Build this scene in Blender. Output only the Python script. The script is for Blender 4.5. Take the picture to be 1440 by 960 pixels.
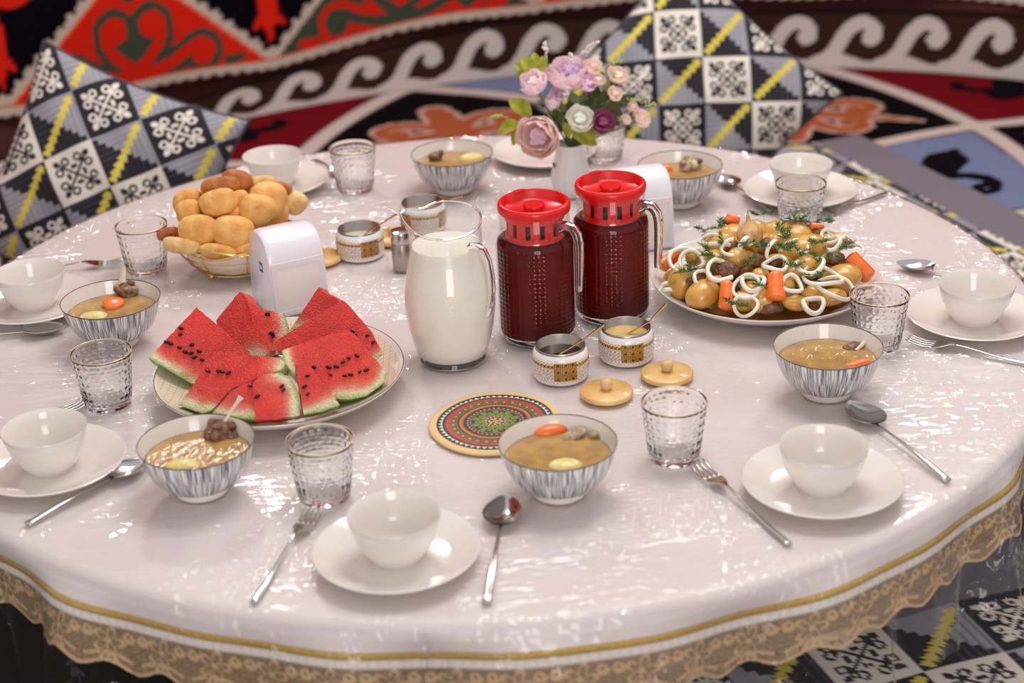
import bpy, bmesh, math, random
import numpy as np
from mathutils import Vector, Matrix, Quaternion

# ------------------------------------------------------------------ clear
for o in list(bpy.data.objects):
    bpy.data.objects.remove(o, do_unlink=True)
SC = bpy.context.scene
COL = SC.collection
PI = math.pi
rnd = random.Random(7)
T = 0.38            # table top height above the floor
TZ = T + 0.003      # surface of the clear film the things stand on

# ------------------------------------------------------------------ camera
def cam_axes(pitch, roll):
    p, r = math.radians(pitch), math.radians(roll)
    fw = Vector((0, math.cos(p), -math.sin(p)))
    rt = Vector((1, 0, 0)); up = Vector((0, math.sin(p), math.cos(p)))
    return fw, rt*math.cos(r)+up*math.sin(r), up*math.cos(r)-rt*math.sin(r)
FW, RT, UP = cam_axes(25.148, -2.417)
CAMPOS = Vector((0.047, -2.5201, 1.1285+T))
cd = bpy.data.cameras.new('camera')
cam = bpy.data.objects.new('camera', cd); COL.objects.link(cam)
M = Matrix((RT, UP, -FW)).transposed().to_4x4(); M.translation = CAMPOS
cam.matrix_world = M
cd.sensor_width = 36; cd.lens = 2499.7/1440*36
cd.clip_start = 0.05; cd.clip_end = 50
cd.dof.use_dof = True; cd.dof.focus_distance = 2.60; cd.dof.aperture_fstop = 3.0
SC.camera = cam

# ------------------------------------------------------------------ world, lamps, exposure
w = bpy.data.worlds.new('world'); SC.world = w; w.use_nodes = True
bg = w.node_tree.nodes['Background']
bg.inputs[0].default_value = (1.0, 0.97, 0.975, 1); bg.inputs[1].default_value = 0.66
def area(name, loc, size, energy, target=(0, 0, T), color=(1, 0.97, 0.955), sizey=None):
    l = bpy.data.lights.new(name, 'AREA'); l.energy = energy; l.size = size; l.color = color
    if sizey: l.shape = 'RECTANGLE'; l.size_y = sizey
    o = bpy.data.objects.new(name, l); COL.objects.link(o); o.location = loc
    d = Vector(target)-Vector(loc); o.rotation_euler = d.to_track_quat('-Z', 'Y').to_euler()
    return o
# the smoke hole over the middle of the yurt, the doorway behind the camera (its square shows in the jug glass),
# and the two ceiling lamps over the far side that put the paired glints on every plate
area('roof_opening_offscreen', (0.45, 0.4, 3.0), 1.3, 36, target=(0.45, 0.4, 0))
area('doorway_offscreen', (0.4, -4.4, 1.25), 1.4, 50, sizey=2.0)
area('ceiling_lamp_offscreen', (-0.7, 1.9, 2.15), 0.28, 10)
area('ceiling_lamp_offscreen', (1.3, 1.8, 2.15), 0.28, 10)
vs = SC.view_settings
vs.view_transform = 'Standard'; vs.look = 'None'; vs.exposure = 0.05; vs.gamma = 1.0; vs.use_curve_mapping = False
try:
    SC.cycles.transparent_max_bounces = 40
    SC.cycles.max_bounces = 12
except Exception:
    pass
CAM = {'R': 0.8553, 'fpx': 2499.7, 'loc': (0.047, -2.5201, 1.1285), 'pitch': 25.148, 'roll': -2.417}
PLATES = [(-0.1001, -0.7199), (0.4256, -0.5978), (0.7341, -0.1284), (0.5664, 0.4258), (-0.3787, 0.5893), (-0.708, 0.0749), (-0.5665, -0.4627), (0.1231, 0.691)]
BOWLS = [(0.0984, -0.5719), (-0.3582, -0.5295), (0.4786, -0.3303), (-0.5538, -0.0627), (-0.0474, 0.5405), (0.3545, 0.4269)]
GLASSES = [(0.2513, -0.496), (-0.1983, -0.5593), (-0.5265, -0.2725), (0.5778, -0.1885), (0.5424, 0.2838), (-0.229, 0.5647), (-0.5543, 0.2165), (0.2367, 0.675)]
FOODS = {0: [('carrot', (0.0922, -0.5067)), ('meat_fold', (0.1215, -0.5227)), ('potato', (0.1065, -0.5939))],
 1: [('potato', (-0.3743, -0.5505)), ('meat_bone', (-0.3362, -0.4781))],
 2: [('bone_end', (0.5261, -0.2937)), ('carrot_low', (0.52, -0.3452)), ('potato_low', (0.4625, -0.3464))],
 3: [('carrot_slice', (-0.5557, -0.0407)), ('potato', (-0.5793, -0.075)), ('meat_bone2', (-0.5432, -0.0016))],
 4: [('meat_small', (-0.0781, 0.5645)), ('egg', (-0.0117, 0.5718))],
 5: [('carrot', (0.3243, 0.4567)), ('meat_bone3', (0.375, 0.4579))]}
SLICES = [{'n': (0.1638, -0.7708, 0.6157),
  'pts': [(-0.3995, -0.2024, 0.1118), (-0.3256, -0.2341, 0.0524), (-0.3297, -0.25, 0.0336), (-0.3712, -0.2708, 0.0186), (-0.4059, -0.2722, 0.026),
          (-0.4649, -0.2568, 0.061)],
  'rind': [[2, 3, 4, 5]],
  'seeds': [(-0.4207, -0.2243, 0.0899), (-0.4214, -0.2301, 0.0829), (-0.4343, -0.2402, 0.0736), (-0.4227, -0.2422, 0.0681), (-0.4059, -0.2375, 0.0695),
            (-0.3956, -0.2421, 0.061), (-0.4067, -0.2452, 0.06), (-0.3917, -0.2493, 0.051), (-0.4149, -0.2451, 0.0624), (-0.4402, -0.2393, 0.0764),
            (-0.4021, -0.2484, 0.0548)],
  't': 0.034},
 {'n': (-0.3308, -0.8187, 0.4695),
  'pts': [(-0.3464, -0.1379, 0.106), (-0.338, -0.1443, 0.1009), (-0.3245, -0.1625, 0.0785), (-0.3019, -0.196, 0.0361), (-0.315, -0.197, 0.0251),
          (-0.3783, -0.1743, 0.0201), (-0.384, -0.1463, 0.0649)],
  'rind': [[4, 5]],
  'seeds': [],
  't': 0.03},
 {'n': (0.3591, -0.8066, 0.4695),
  'pts': [(-0.3345, -0.1547, 0.0964), (-0.3115, -0.1526, 0.0824), (-0.2831, -0.1466, 0.0709), (-0.2767, -0.1556, 0.0506), (-0.2874, -0.1778, 0.0206),
          (-0.316, -0.1872, 0.0264)],
  'rind': [[2, 3, 4]],
  'seeds': [(-0.3022, -0.1675, 0.0497), (-0.2997, -0.1687, 0.0457), (-0.3071, -0.155, 0.0749)],
  't': 0.03},
 {'n': (-0.2728, -0.8397, 0.4695),
  'pts': [(-0.2372, -0.0871, 0.0863), (-0.2303, -0.0925, 0.0807), (-0.2078, -0.105, 0.0715), (-0.1936, -0.1293, 0.0361), (-0.2843, -0.1061, 0.025)],
  'rind': [[3, 4]],
  'seeds': [],
  't': 0.03},
 {'n': (0.1906, -0.7646, 0.6157),
  'pts': [(-0.1951, -0.1606, 0.0956), (-0.1886, -0.1631, 0.0904), (-0.1638, -0.1787, 0.0635), (-0.156, -0.1836, 0.0549), (-0.1381, -0.2036, 0.0245),
          (-0.149, -0.2105, 0.0193), (-0.2153, -0.2232, 0.0241), (-0.2886, -0.2223, 0.0479), (-0.2924, -0.2142, 0.0591)],
  'rind': [[4, 5]],
  'seeds': [(-0.1788, -0.1912, 0.0526), (-0.1615, -0.1888, 0.0501), (-0.1532, -0.1939, 0.0413), (-0.1827, -0.1886, 0.057)],
  't': 0.03},
 {'n': (0.129, -0.7319, 0.6691),
  'pts': [(-0.1804, -0.2754, 0.1006), (-0.1715, -0.2786, 0.0954), (-0.1488, -0.2967, 0.0712), (-0.1266, -0.313, 0.0491), (-0.1315, -0.3225, 0.0396),
          (-0.1548, -0.3373, 0.0279), (-0.1804, -0.3436, 0.026), (-0.1982, -0.344, 0.029), (-0.231, -0.3371, 0.043), (-0.2525, -0.3291, 0.0558),
          (-0.2664, -0.3168, 0.072), (-0.2701, -0.3044, 0.0863), (-0.2306, -0.2906, 0.0937)],
  'rind': [[3, 4, 5, 6, 7], [9, 10, 11]],
  'seeds': [(-0.227, -0.3168, 0.0644), (-0.2066, -0.3149, 0.0625), (-0.1964, -0.3134, 0.0622), (-0.1874, -0.308, 0.0663), (-0.1681, -0.3, 0.0713),
            (-0.2042, -0.3219, 0.0543), (-0.1851, -0.3211, 0.0516), (-0.1769, -0.3194, 0.0518), (-0.1645, -0.3152, 0.054), (-0.1555, -0.3129, 0.0548),
            (-0.1796, -0.3033, 0.07)],
  't': 0.032},
 {'n': (-0.1593, -0.7493, 0.6428),
  'pts': [(-0.3614, -0.3141, 0.0917), (-0.3521, -0.315, 0.0929), (-0.268, -0.3356, 0.0897), (-0.2615, -0.3419, 0.084), (-0.2642, -0.3457, 0.0789),
          (-0.2995, -0.348, 0.0674), (-0.3362, -0.351, 0.0549), (-0.365, -0.3664, 0.0298), (-0.3781, -0.3667, 0.0262), (-0.4125, -0.353, 0.0337),
          (-0.3916, -0.3395, 0.0546), (-0.3759, -0.3233, 0.0774)],
  'rind': [[7, 8, 9], [3, 4]],
  'seeds': [(-0.37, -0.3295, 0.0716), (-0.3494, -0.334, 0.0714), (-0.3415, -0.3363, 0.0707), (-0.3547, -0.3326, 0.0718)],
  't': 0.034},
 {'n': (-0.0616, -0.7044, 0.7071),
  'pts': [(-0.311, -0.3509, 0.0637), (-0.3045, -0.3581, 0.057), (-0.3027, -0.3904, 0.025), (-0.3348, -0.3848, 0.0279), (-0.3619, -0.3786, 0.0317),
          (-0.3354, -0.3573, 0.0552)],
  'rind': [[2, 3, 4]],
  'seeds': [(-0.3274, -0.3684, 0.0448), (-0.3109, -0.3557, 0.059)],
  't': 0.02},
 {'n': (0.183, -0.683, 0.7071),
  'pts': [(-0.3058, -0.3604, 0.0668), (-0.2935, -0.3508, 0.0728), (-0.2687, -0.3443, 0.0727), (-0.2537, -0.3509, 0.0624), (-0.2449, -0.3613, 0.0501),
          (-0.2431, -0.3852, 0.0266), (-0.2732, -0.3933, 0.0266), (-0.3015, -0.3982, 0.0291)],
  'rind': [[2, 3, 4, 5]],
  'seeds': [(-0.2999, -0.374, 0.0521), (-0.2673, -0.3587, 0.0584), (-0.2648, -0.3622, 0.0544)],
  't': 0.02},
 {'n': (0.1923, -0.7178, 0.6691),
  'pts': [(-0.2494, -0.3377, 0.0814), (-0.2331, -0.333, 0.0817), (-0.222, -0.3426, 0.0682), (-0.1898, -0.3685, 0.0312), (-0.2136, -0.3784, 0.0274),
          (-0.238, -0.3851, 0.0272)],
  'rind': [[3, 4, 5]],
  'seeds': [(-0.2327, -0.347, 0.0666), (-0.237, -0.358, 0.0561), (-0.2326, -0.3645, 0.0478)],
  't': 0.02}]
WPLATE = (-0.2825, -0.2588)
BASKET = (-0.3999, 0.2119)
BREAD = [((-0.4781, 0.1519, 0.0662), 0.0316, 0.0132, 10), ((-0.4173, 0.1419, 0.0562), 0.0289, 0.0126, 5), ((-0.3733, 0.1469, 0.055), 0.0171, 0.0118, -10),
 ((-0.4537, 0.1719, 0.0854), 0.0304, 0.0224, 5), ((-0.3955, 0.1669, 0.0805), 0.0303, 0.0264, 0), ((-0.4728, 0.2069, 0.1025), 0.0213, 0.0186, -15),
 ((-0.4785, 0.2419, 0.1094), 0.0229, 0.0175, -15), ((-0.4222, 0.2019, 0.1206), 0.0297, 0.0212, -15), ((-0.4083, 0.2069, 0.0953), 0.024, 0.0133, -5),
 ((-0.3897, 0.2319, 0.1106), 0.0147, 0.0161, 0), ((-0.3595, 0.2069, 0.1031), 0.0253, 0.0253, 20), ((-0.3442, 0.2419, 0.1062), 0.0282, 0.0274, 10),
 ((-0.4215, 0.2469, 0.1321), 0.0322, 0.0148, -6), ((-0.3991, 0.2719, 0.132), 0.0243, 0.0162, 15), ((-0.358, 0.2819, 0.1208), 0.0217, 0.0122, -5),
 ((-0.3242, 0.2869, 0.1087), 0.0136, 0.0098, 20), ((-0.3069, 0.2819, 0.0837), 0.0186, 0.0186, 40), ((-0.507, 0.1969, 0.0708), 0.0187, 0.0093, -15),
 ((-0.4438, 0.2419, 0.0819), 0.0256, 0.0189, 0), ((-0.3825, 0.2319, 0.0628), 0.0256, 0.0216, 0), ((-0.4547, 0.2719, 0.0941), 0.0245, 0.019, 10),
 ((-0.3839, 0.2769, 0.1006), 0.0245, 0.019, 0), ((-0.341, 0.2569, 0.0715), 0.0231, 0.0204, 0)]
MPLATE = (0.4425, 0.0035)
POTATOES = [((0.3353, -0.0842, 0.0469), 0.0232, 0.0183), ((0.3096, -0.0373, 0.0465), 0.0186, 0.0223), ((0.497, -0.016, 0.0855), 0.0311, 0.0186),
 ((0.4947, -0.068, 0.0765), 0.0171, 0.0166), ((0.5402, 0.0222, 0.0748), 0.0156, 0.0156), ((0.5468, -0.0685, 0.0557), 0.0265, 0.0184),
 ((0.3936, -0.1217, 0.0501), 0.0169, 0.014), ((0.4668, -0.1322, 0.0474), 0.0168, 0.0101), ((0.5235, -0.1117, 0.045), 0.0194, 0.0097),
 ((0.3328, 0.0167, 0.0661), 0.0113, 0.0106), ((0.4155, -0.1198, 0.0562), 0.012, 0.014), ((0.5602, 0.0225, 0.0819), 0.0101, 0.0101),
 ((0.4557, -0.108, 0.065), 0.0121, 0.0121), ((0.3943, -0.0399, 0.084), 0.0148, 0.0136), ((0.4602, 0.0041, 0.0898), 0.015, 0.0125),
 ((0.2994, -0.0026, 0.0429), 0.0126, 0.01), ((0.3635, -0.0305, 0.0775), 0.0153, 0.0139), ((0.4047, -0.1102, 0.0604), 0.0133, 0.0116),
 ((0.4682, -0.089, 0.0734), 0.0141, 0.0121), ((0.4164, -0.1311, 0.048), 0.0144, 0.0101), ((0.4938, -0.1135, 0.0551), 0.0145, 0.0109),
 ((0.422, -0.0887, 0.0741), 0.0134, 0.0109)]
CARROTS = [((0.2969, 0.0234, 0.0608), 0.0215, 0.0114, 40), ((0.3683, -0.1117, 0.0561), 0.0222, 0.0126, 88), ((0.4398, -0.1167, 0.0682), 0.0236, 0.0149, 88),
 ((0.5816, -0.0231, 0.0523), 0.0244, 0.0162, -45), ((0.4027, 0.092, 0.0957), 0.0116, 0.0082, -15), ((0.5289, 0.0479, 0.0954), 0.0106, 0.0051, -5),
 ((0.3531, -0.0759, 0.0686), 0.0122, 0.0044, 5)]
MEAT = [((0.3723, -0.0589, 0.0743), 0.0184, 0.0147), ((0.3943, -0.0968, 0.0656), 0.0145, 0.0109), ((0.4324, -0.1373, 0.0447), 0.0211, 0.0082),
 ((0.5444, -0.0256, 0.0685), 0.0149, 0.0119), ((0.5049, 0.0771, 0.0804), 0.0256, 0.0141), ((0.424, -0.0569, 0.0844), 0.0147, 0.0123),
 ((0.5005, -0.1017, 0.0602), 0.015, 0.0082), ((0.3924, 0.0021, 0.0869), 0.0112, 0.0112), ((0.4451, -0.0634, 0.0835), 0.0135, 0.011),
 ((0.4819, -0.103, 0.0643), 0.0145, 0.0092), ((0.3288, -0.0538, 0.0554), 0.0148, 0.0099), ((0.4585, -0.1227, 0.0555), 0.012, 0.0096),
 ((0.532, 0.0415, 0.0823), 0.0127, 0.0114), ((0.4443, -0.0013, 0.09), 0.0137, 0.0112), ((0.3646, 0.0623, 0.0789), 0.0153, 0.0077)]
ONIONS = [((0.3228, -0.0056, 0.0763), 0.0295, 0.0195, 20), ((0.3253, -0.013, 0.0773), 0.0179, 0.0144, 10), ((0.3359, -0.0659, 0.0715), 0.0127, 0.0118, -20),
 ((0.3646, -0.0708, 0.0836), 0.0215, 0.0151, -35), ((0.386, -0.0265, 0.1002), 0.0136, 0.0153, 70), ((0.3958, -0.1119, 0.0734), 0.0193, 0.0173, 60),
 ((0.4072, -0.1072, 0.0787), 0.0159, 0.0111, 20), ((0.3927, -0.1366, 0.0541), 0.0173, 0.0149, 60), ((0.4468, -0.0488, 0.1025), 0.0118, 0.0172, -65),
 ((0.4634, 0.099, 0.0764), 0.0093, 0.0155, 70), ((0.3663, 0.0144, 0.0966), 0.0238, 0.009, -15), ((0.4423, -0.0799, 0.0945), 0.017, 0.0102, 10),
 ((0.4499, -0.0944, 0.0884), 0.0242, 0.0097, -15), ((0.4639, -0.1155, 0.0757), 0.012, 0.0149, 60), ((0.4813, -0.0328, 0.1024), 0.0197, 0.0089, -20),
 ((0.4953, -0.0767, 0.0894), 0.0214, 0.0102, 10), ((0.5123, -0.0928, 0.077), 0.015, 0.0291, 70), ((0.5289, -0.1048, 0.0629), 0.0169, 0.0266, 65),
 ((0.538, 0.0059, 0.0896), 0.017, 0.01, 15), ((0.5486, 0.0233, 0.0929), 0.0176, 0.0096, 10), ((0.4695, -0.1353, 0.0605), 0.0168, 0.0115, -20),
 ((0.4908, -0.1384, 0.053), 0.0158, 0.011, -5), ((0.4873, -0.1126, 0.0734), 0.0193, 0.0087, 15), ((0.4064, -0.0857, 0.0893), 0.0194, 0.0087, 25),
 ((0.4081, -0.0273, 0.1035), 0.0099, 0.0123, -50), ((0.5773, 0.0228, 0.066), 0.0177, 0.0151, 40), ((0.2862, -0.0347, 0.0424), 0.0099, 0.005, 10),
 ((0.3722, -0.0186, 0.0976), 0.0149, 0.0099, 0), ((0.3987, -0.0607, 0.0964), 0.0122, 0.0085, 10), ((0.3372, 0.0233, 0.0985), 0.0176, 0.0075, -20),
 ((0.4643, -0.0149, 0.1053), 0.0149, 0.0099, 0)]
DILL = [(0.449, 0.1007, 0.0943), (0.3989, 0.0905, 0.084), (0.3515, 0.0386, 0.0998), (0.4238, -0.055, 0.1048), (0.4744, -0.0286, 0.1077), (0.5026, 0.0801, 0.0903),
 (0.5117, 0.0722, 0.0847), (0.4592, 0.0011, 0.1098), (0.3582, -0.0526, 0.0909), (0.3248, -0.0442, 0.0756), (0.4073, -0.0875, 0.0927), (0.4662, -0.0983, 0.0893),
 (0.5122, -0.0697, 0.091), (0.5536, -0.0194, 0.0843), (0.4965, -0.1069, 0.0784), (0.417, -0.1238, 0.0736), (0.3815, -0.1403, 0.0511), (0.543, 0.0234, 0.108),
 (0.3523, -0.0403, 0.0914), (0.4687, -0.0653, 0.1017), (0.4831, -0.0671, 0.0991), (0.4084, -0.0425, 0.1057), (0.3747, -0.0176, 0.1024), (0.5256, -0.0639, 0.088),
 (0.4583, -0.0536, 0.1053), (0.4864, 0.0898, 0.0817), (0.518, 0.0643, 0.0848), (0.3168, -0.0509, 0.0681), (0.5099, -0.0392, 0.0997), (0.3878, 0.0846, 0.0827)]
GARLIC = ((0.4176, 0.0067, 0.1095), 0.0219)
VASE = (0.1646, 0.4948)
BLOOMS = [((0.1116, 0.4448, 0.13), 0.0389, 'peony'), ((0.106, 0.4748, 0.2091), 0.0238, 'bud_peony'), ((0.167, 0.5048, 0.2113), 0.0326, 'lilac_peony'),
 ((0.1811, 0.4498, 0.1532), 0.0212, 'white_rose'), ((0.2201, 0.4548, 0.1444), 0.0192, 'plum_rose'), ((0.2427, 0.4648, 0.1901), 0.0134, 'pink_bud'),
 ((0.2498, 0.4948, 0.2107), 0.0177, 'cream_rose'), ((0.209, 0.5048, 0.2269), 0.0156, 'pink_bud'), ((0.289, 0.4948, 0.1343), 0.0163, 'pink_bud'),
 ((0.2625, 0.4848, 0.1373), 0.0094, 'pink_bud'), ((0.1978, 0.4748, 0.2056), 0.016, 'lilac_rose'), ((0.1498, 0.4848, 0.1858), 0.0156, 'lilac_rose'),
 ((0.1415, 0.5048, 0.2151), 0.0162, 'bud_peony'), ((0.2153, 0.4848, 0.2098), 0.0124, 'cream_rose'), ((0.2747, 0.5048, 0.1522), 0.0116, 'cream_rose'),
 ((0.1374, 0.4748, 0.176), 0.013, 'bud_peony')]
LEAVES = [((0.0788, 0.4748, 0.1731), 0.0247, 'y', 140), ((0.0566, 0.4648, 0.1407), 0.0208, 'y', 200), ((0.0689, 0.4748, 0.1163), 0.0144, 'y', 250),
 ((0.1915, 0.4648, 0.1143), 0.0248, 'y', -20), ((0.1605, 0.4648, 0.1293), 0.0143, 'y', -70), ((0.0949, 0.5048, 0.2386), 0.0195, 'y', 120),
 ((0.1185, 0.5148, 0.236), 0.0195, 'y', 70), ((0.0852, 0.5048, 0.2229), 0.013, 'y', 180), ((0.0792, 0.5048, 0.2366), 0.0117, 'y', 150),
 ((0.1084, 0.5148, 0.2458), 0.013, 'y', 95), ((0.2097, 0.4848, 0.1886), 0.0195, 'd', 80), ((0.2399, 0.4748, 0.1606), 0.0208, 'd', -20),
 ((0.2649, 0.4948, 0.1722), 0.0144, 'd', 20), ((0.2212, 0.4948, 0.2146), 0.0143, 'd', 120), ((0.2777, 0.4948, 0.1416), 0.0105, 'd', 60),
 ((0.1984, 0.4748, 0.1706), 0.0156, 'd', 150), ((0.1699, 0.4748, 0.1745), 0.0156, 'd', 60), ((0.186, 0.4848, 0.1761), 0.0156, 'g', 30),
 ((0.1567, 0.4748, 0.167), 0.013, 'g', 160), ((0.2465, 0.4848, 0.2165), 0.0104, 'y', 50), ((0.1352, 0.4648, 0.0657), 0.0058, 'b', -60),
 ((0.2053, 0.4748, 0.124), 0.0131, 'y', 10), ((0.2556, 0.4748, 0.1708), 0.013, 'd', -10), ((0.1617, 0.4748, 0.1586), 0.0156, 'd', -40),
 ((0.1432, 0.4748, 0.1513), 0.0156, 'd', -70), ((0.2144, 0.4848, 0.1613), 0.0157, 'd', 10), ((0.2284, 0.4948, 0.1792), 0.0157, 'd', 50),
 ((0.188, 0.4798, 0.1586), 0.0143, 'g', 0), ((0.1727, 0.4748, 0.1852), 0.013, 'g', 120), ((0.136, 0.4948, 0.1451), 0.0131, 'y', -60),
 ((0.2428, 0.4848, 0.1355), 0.0144, 'd', -15), ((0.232, 0.5048, 0.1949), 0.0131, 'g', 70)]
SPRIGS = [((0.1271, 0.5148, 0.261), 0.0182, 'w', 100), ((0.1998, 0.5148, 0.2579), 0.0312, 'w', 40), ((0.1689, 0.4748, 0.2429), 0.0257, 'w', 90),
 ((0.2887, 0.4948, 0.2036), 0.0208, 'w', 40), ((0.3041, 0.4948, 0.1623), 0.0157, 'g', -5), ((0.0417, 0.4948, 0.1493), 0.0197, 'g', 175),
 ((0.2462, 0.5148, 0.2318), 0.0183, 'g', 20), ((0.1595, 0.4648, 0.1943), 0.0155, 'w', 70), ((0.2754, 0.4948, 0.169), 0.0183, 'g', 10)]
CUT = [('fork', (-0.2616, -0.7998), (-0.2058, -0.5918)), ('fork', (0.3649, -0.7234), (0.2761, -0.5221)), ('spoon', (0.0055, -0.8215), (0.0317, -0.5905)),
 ('spoon', (0.5845, -0.591), (0.5, -0.3785)), ('spoon', (-0.566, -0.6021), (-0.4403, -0.456)), ('spoon', (-0.8372, -0.0495), (-0.64, -0.016)),
 ('fork', (0.7953, -0.2842), (0.624, -0.181)), ('fork', (-0.7935, 0.2125), (-0.5974, 0.2519)), ('fork', (-0.6924, -0.4117), (-0.5561, -0.2654)),
 ('fork', (0.7179, 0.4246), (0.5761, 0.317)), ('spoon', (0.8295, 0.0039), (0.6665, 0.0958)), ('spoon', (0.5043, 0.3579), (0.438, 0.536)),
 ('spoon', (-0.3172, 0.7288), (-0.262, 0.632))]
MILK = (-0.0406, -0.169)
RED1 = (0.0869, -0.1001)
RED2 = (0.2026, -0.034)
SUGAR1 = (0.115, -0.2427)
SUGAR2 = (0.2125, -0.1912)
SUGAR3 = (-0.1997, 0.2455)
SUGAR4 = (-0.0976, 0.3572)
LID1 = (0.1754, -0.3134)
LID2 = (0.2645, -0.2638)
LID3 = (-0.1484, 0.3036)
LID4 = (-0.2673, 0.225)
COASTER = (0.02, -0.3842)
SHAKER = (-0.1254, 0.176)

# ------------------------------------------------------------------ helpers
def lin(c):
    c = [x/255.0 for x in c]
    return tuple((x/12.92 if x <= 0.04045 else ((x+0.055)/1.055)**2.4) for x in c)
def L4(c): return lin(c)+(1.0,)

MATS = {}
def new_mat(name):
    m = bpy.data.materials.new(name); m.use_nodes = True
    nt = m.node_tree
    return m, nt, nt.nodes['Principled BSDF'], nt.nodes['Material Output']
def mat(name, rgb, rough=0.5, metal=0.0, spec=0.5, sss=0.0, coat=0.0, noise=None, bump=None, sheen=0.0):
    """plain principled; noise=(scale, rgb2, lo, hi) mixes a second colour; bump=(scale, distance)"""
    if name in MATS: return MATS[name]
    m, nt, b, out = new_mat(name)
    b.inputs['Base Color'].default_value = L4(rgb)
    b.inputs['Roughness'].default_value = rough
    b.inputs['Metallic'].default_value = metal
    b.inputs['Specular IOR Level'].default_value = spec
    b.inputs['Coat Weight'].default_value = coat
    b.inputs['Coat Roughness'].default_value = 0.05
    b.inputs['Sheen Weight'].default_value = sheen
    if sss:
        b.inputs['Subsurface Weight'].default_value = sss
        b.inputs['Subsurface Radius'].default_value = (0.01, 0.006, 0.004)
        b.inputs['Subsurface Scale'].default_value = 0.6
    if noise or bump:
        tc = nt.nodes.new('ShaderNodeTexCoord')
    if noise:
        n = nt.nodes.new('ShaderNodeTexNoise'); n.inputs['Scale'].default_value = noise[0]; n.inputs['Detail'].default_value = 4
        nt.links.new(tc.outputs['Object'], n.inputs['Vector'])
        r = nt.nodes.new('ShaderNodeValToRGB')
        r.color_ramp.elements[0].position = noise[2]; r.color_ramp.elements[0].color = L4(rgb)
        r.color_ramp.elements[1].position = noise[3]; r.color_ramp.elements[1].color = L4(noise[1])
        nt.links.new(n.outputs['Fac'], r.inputs['Fac']); nt.links.new(r.outputs['Color'], b.inputs['Base Color'])
    if bump:
        n = nt.nodes.new('ShaderNodeTexNoise'); n.inputs['Scale'].default_value = bump[0]; n.inputs['Detail'].default_value = 3
        nt.links.new(tc.outputs['Object'], n.inputs['Vector'])
        bp = nt.nodes.new('ShaderNodeBump'); bp.inputs['Distance'].default_value = bump[1]
        nt.links.new(n.outputs['Fac'], bp.inputs['Height']); nt.links.new(bp.outputs['Normal'], b.inputs['Normal'])
    MATS[name] = m
    return m
def mat_col(name, rough=0.8, spec=0.3, bump=None, sheen=0.0, coat=0.0, sss=0.0, mottle=None):
    """dyed / printed surface: colour read from the mesh's own print attribute"""
    if name in MATS: return MATS[name]
    m, nt, b, out = new_mat(name)
    a = nt.nodes.new('ShaderNodeAttribute'); a.attribute_name = 'Col'
    nt.links.new(a.outputs['Color'], b.inputs['Base Color'])
    b.inputs['Roughness'].default_value = rough; b.inputs['Specular IOR Level'].default_value = spec
    b.inputs['Sheen Weight'].default_value = sheen; b.inputs['Coat Weight'].default_value = coat
    if mottle:
        tc2 = nt.nodes.new('ShaderNodeTexCoord'); n2 = nt.nodes.new('ShaderNodeTexNoise'); n2.inputs['Scale'].default_value = mottle[0]; n2.inputs['Detail'].default_value = 5
        nt.links.new(tc2.outputs['Object'], n2.inputs['Vector'])
        mr = nt.nodes.new('ShaderNodeMapRange'); mr.inputs['From Min'].default_value = .3; mr.inputs['From Max'].default_value = .7; mr.inputs['To Min'].default_value = mottle[1]; mr.inputs['To Max'].default_value = mottle[2]
        nt.links.new(n2.outputs['Fac'], mr.inputs['Value'])
        vm = nt.nodes.new('ShaderNodeVectorMath'); vm.operation = 'SCALE'; nt.links.new(a.outputs['Color'], vm.inputs[0]); nt.links.new(mr.outputs[0], vm.inputs['Scale']); nt.links.new(vm.outputs[0], b.inputs['Base Color'])
    if sss:
        b.inputs['Subsurface Weight'].default_value = sss
        b.inputs['Subsurface Radius'].default_value = (0.01, 0.003, 0.002); b.inputs['Subsurface Scale'].default_value = 0.5
    if bump:
        tc = nt.nodes.new('ShaderNodeTexCoord')
        n = nt.nodes.new('ShaderNodeTexNoise'); n.inputs['Scale'].default_value = bump[0]; n.inputs['Detail'].default_value = 2
        nt.links.new(tc.outputs['Object'], n.inputs['Vector'])
        bp = nt.nodes.new('ShaderNodeBump'); bp.inputs['Distance'].default_value = bump[1]
        nt.links.new(n.outputs['Fac'], bp.inputs['Height']); nt.links.new(bp.outputs['Normal'], b.inputs['Normal'])
    MATS[name] = m
    return m
def schlick(nt, ior):
    """reflectance of a thin clear sheet, the same from both sides"""
    f0 = ((ior-1)/(ior+1))**2
    lw = nt.nodes.new('ShaderNodeLayerWeight'); lw.inputs['Blend'].default_value = .5
    p = nt.nodes.new('ShaderNodeMath'); p.operation = 'POWER'; p.inputs[1].default_value = 5.0; nt.links.new(lw.outputs['Facing'], p.inputs[0])
    q = nt.nodes.new('ShaderNodeMath'); q.operation = 'MULTIPLY_ADD'; q.inputs[1].default_value = 1-f0; q.inputs[2].default_value = f0; nt.links.new(p.outputs[0], q.inputs[0])
    return lw, q.outputs[0]
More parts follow.
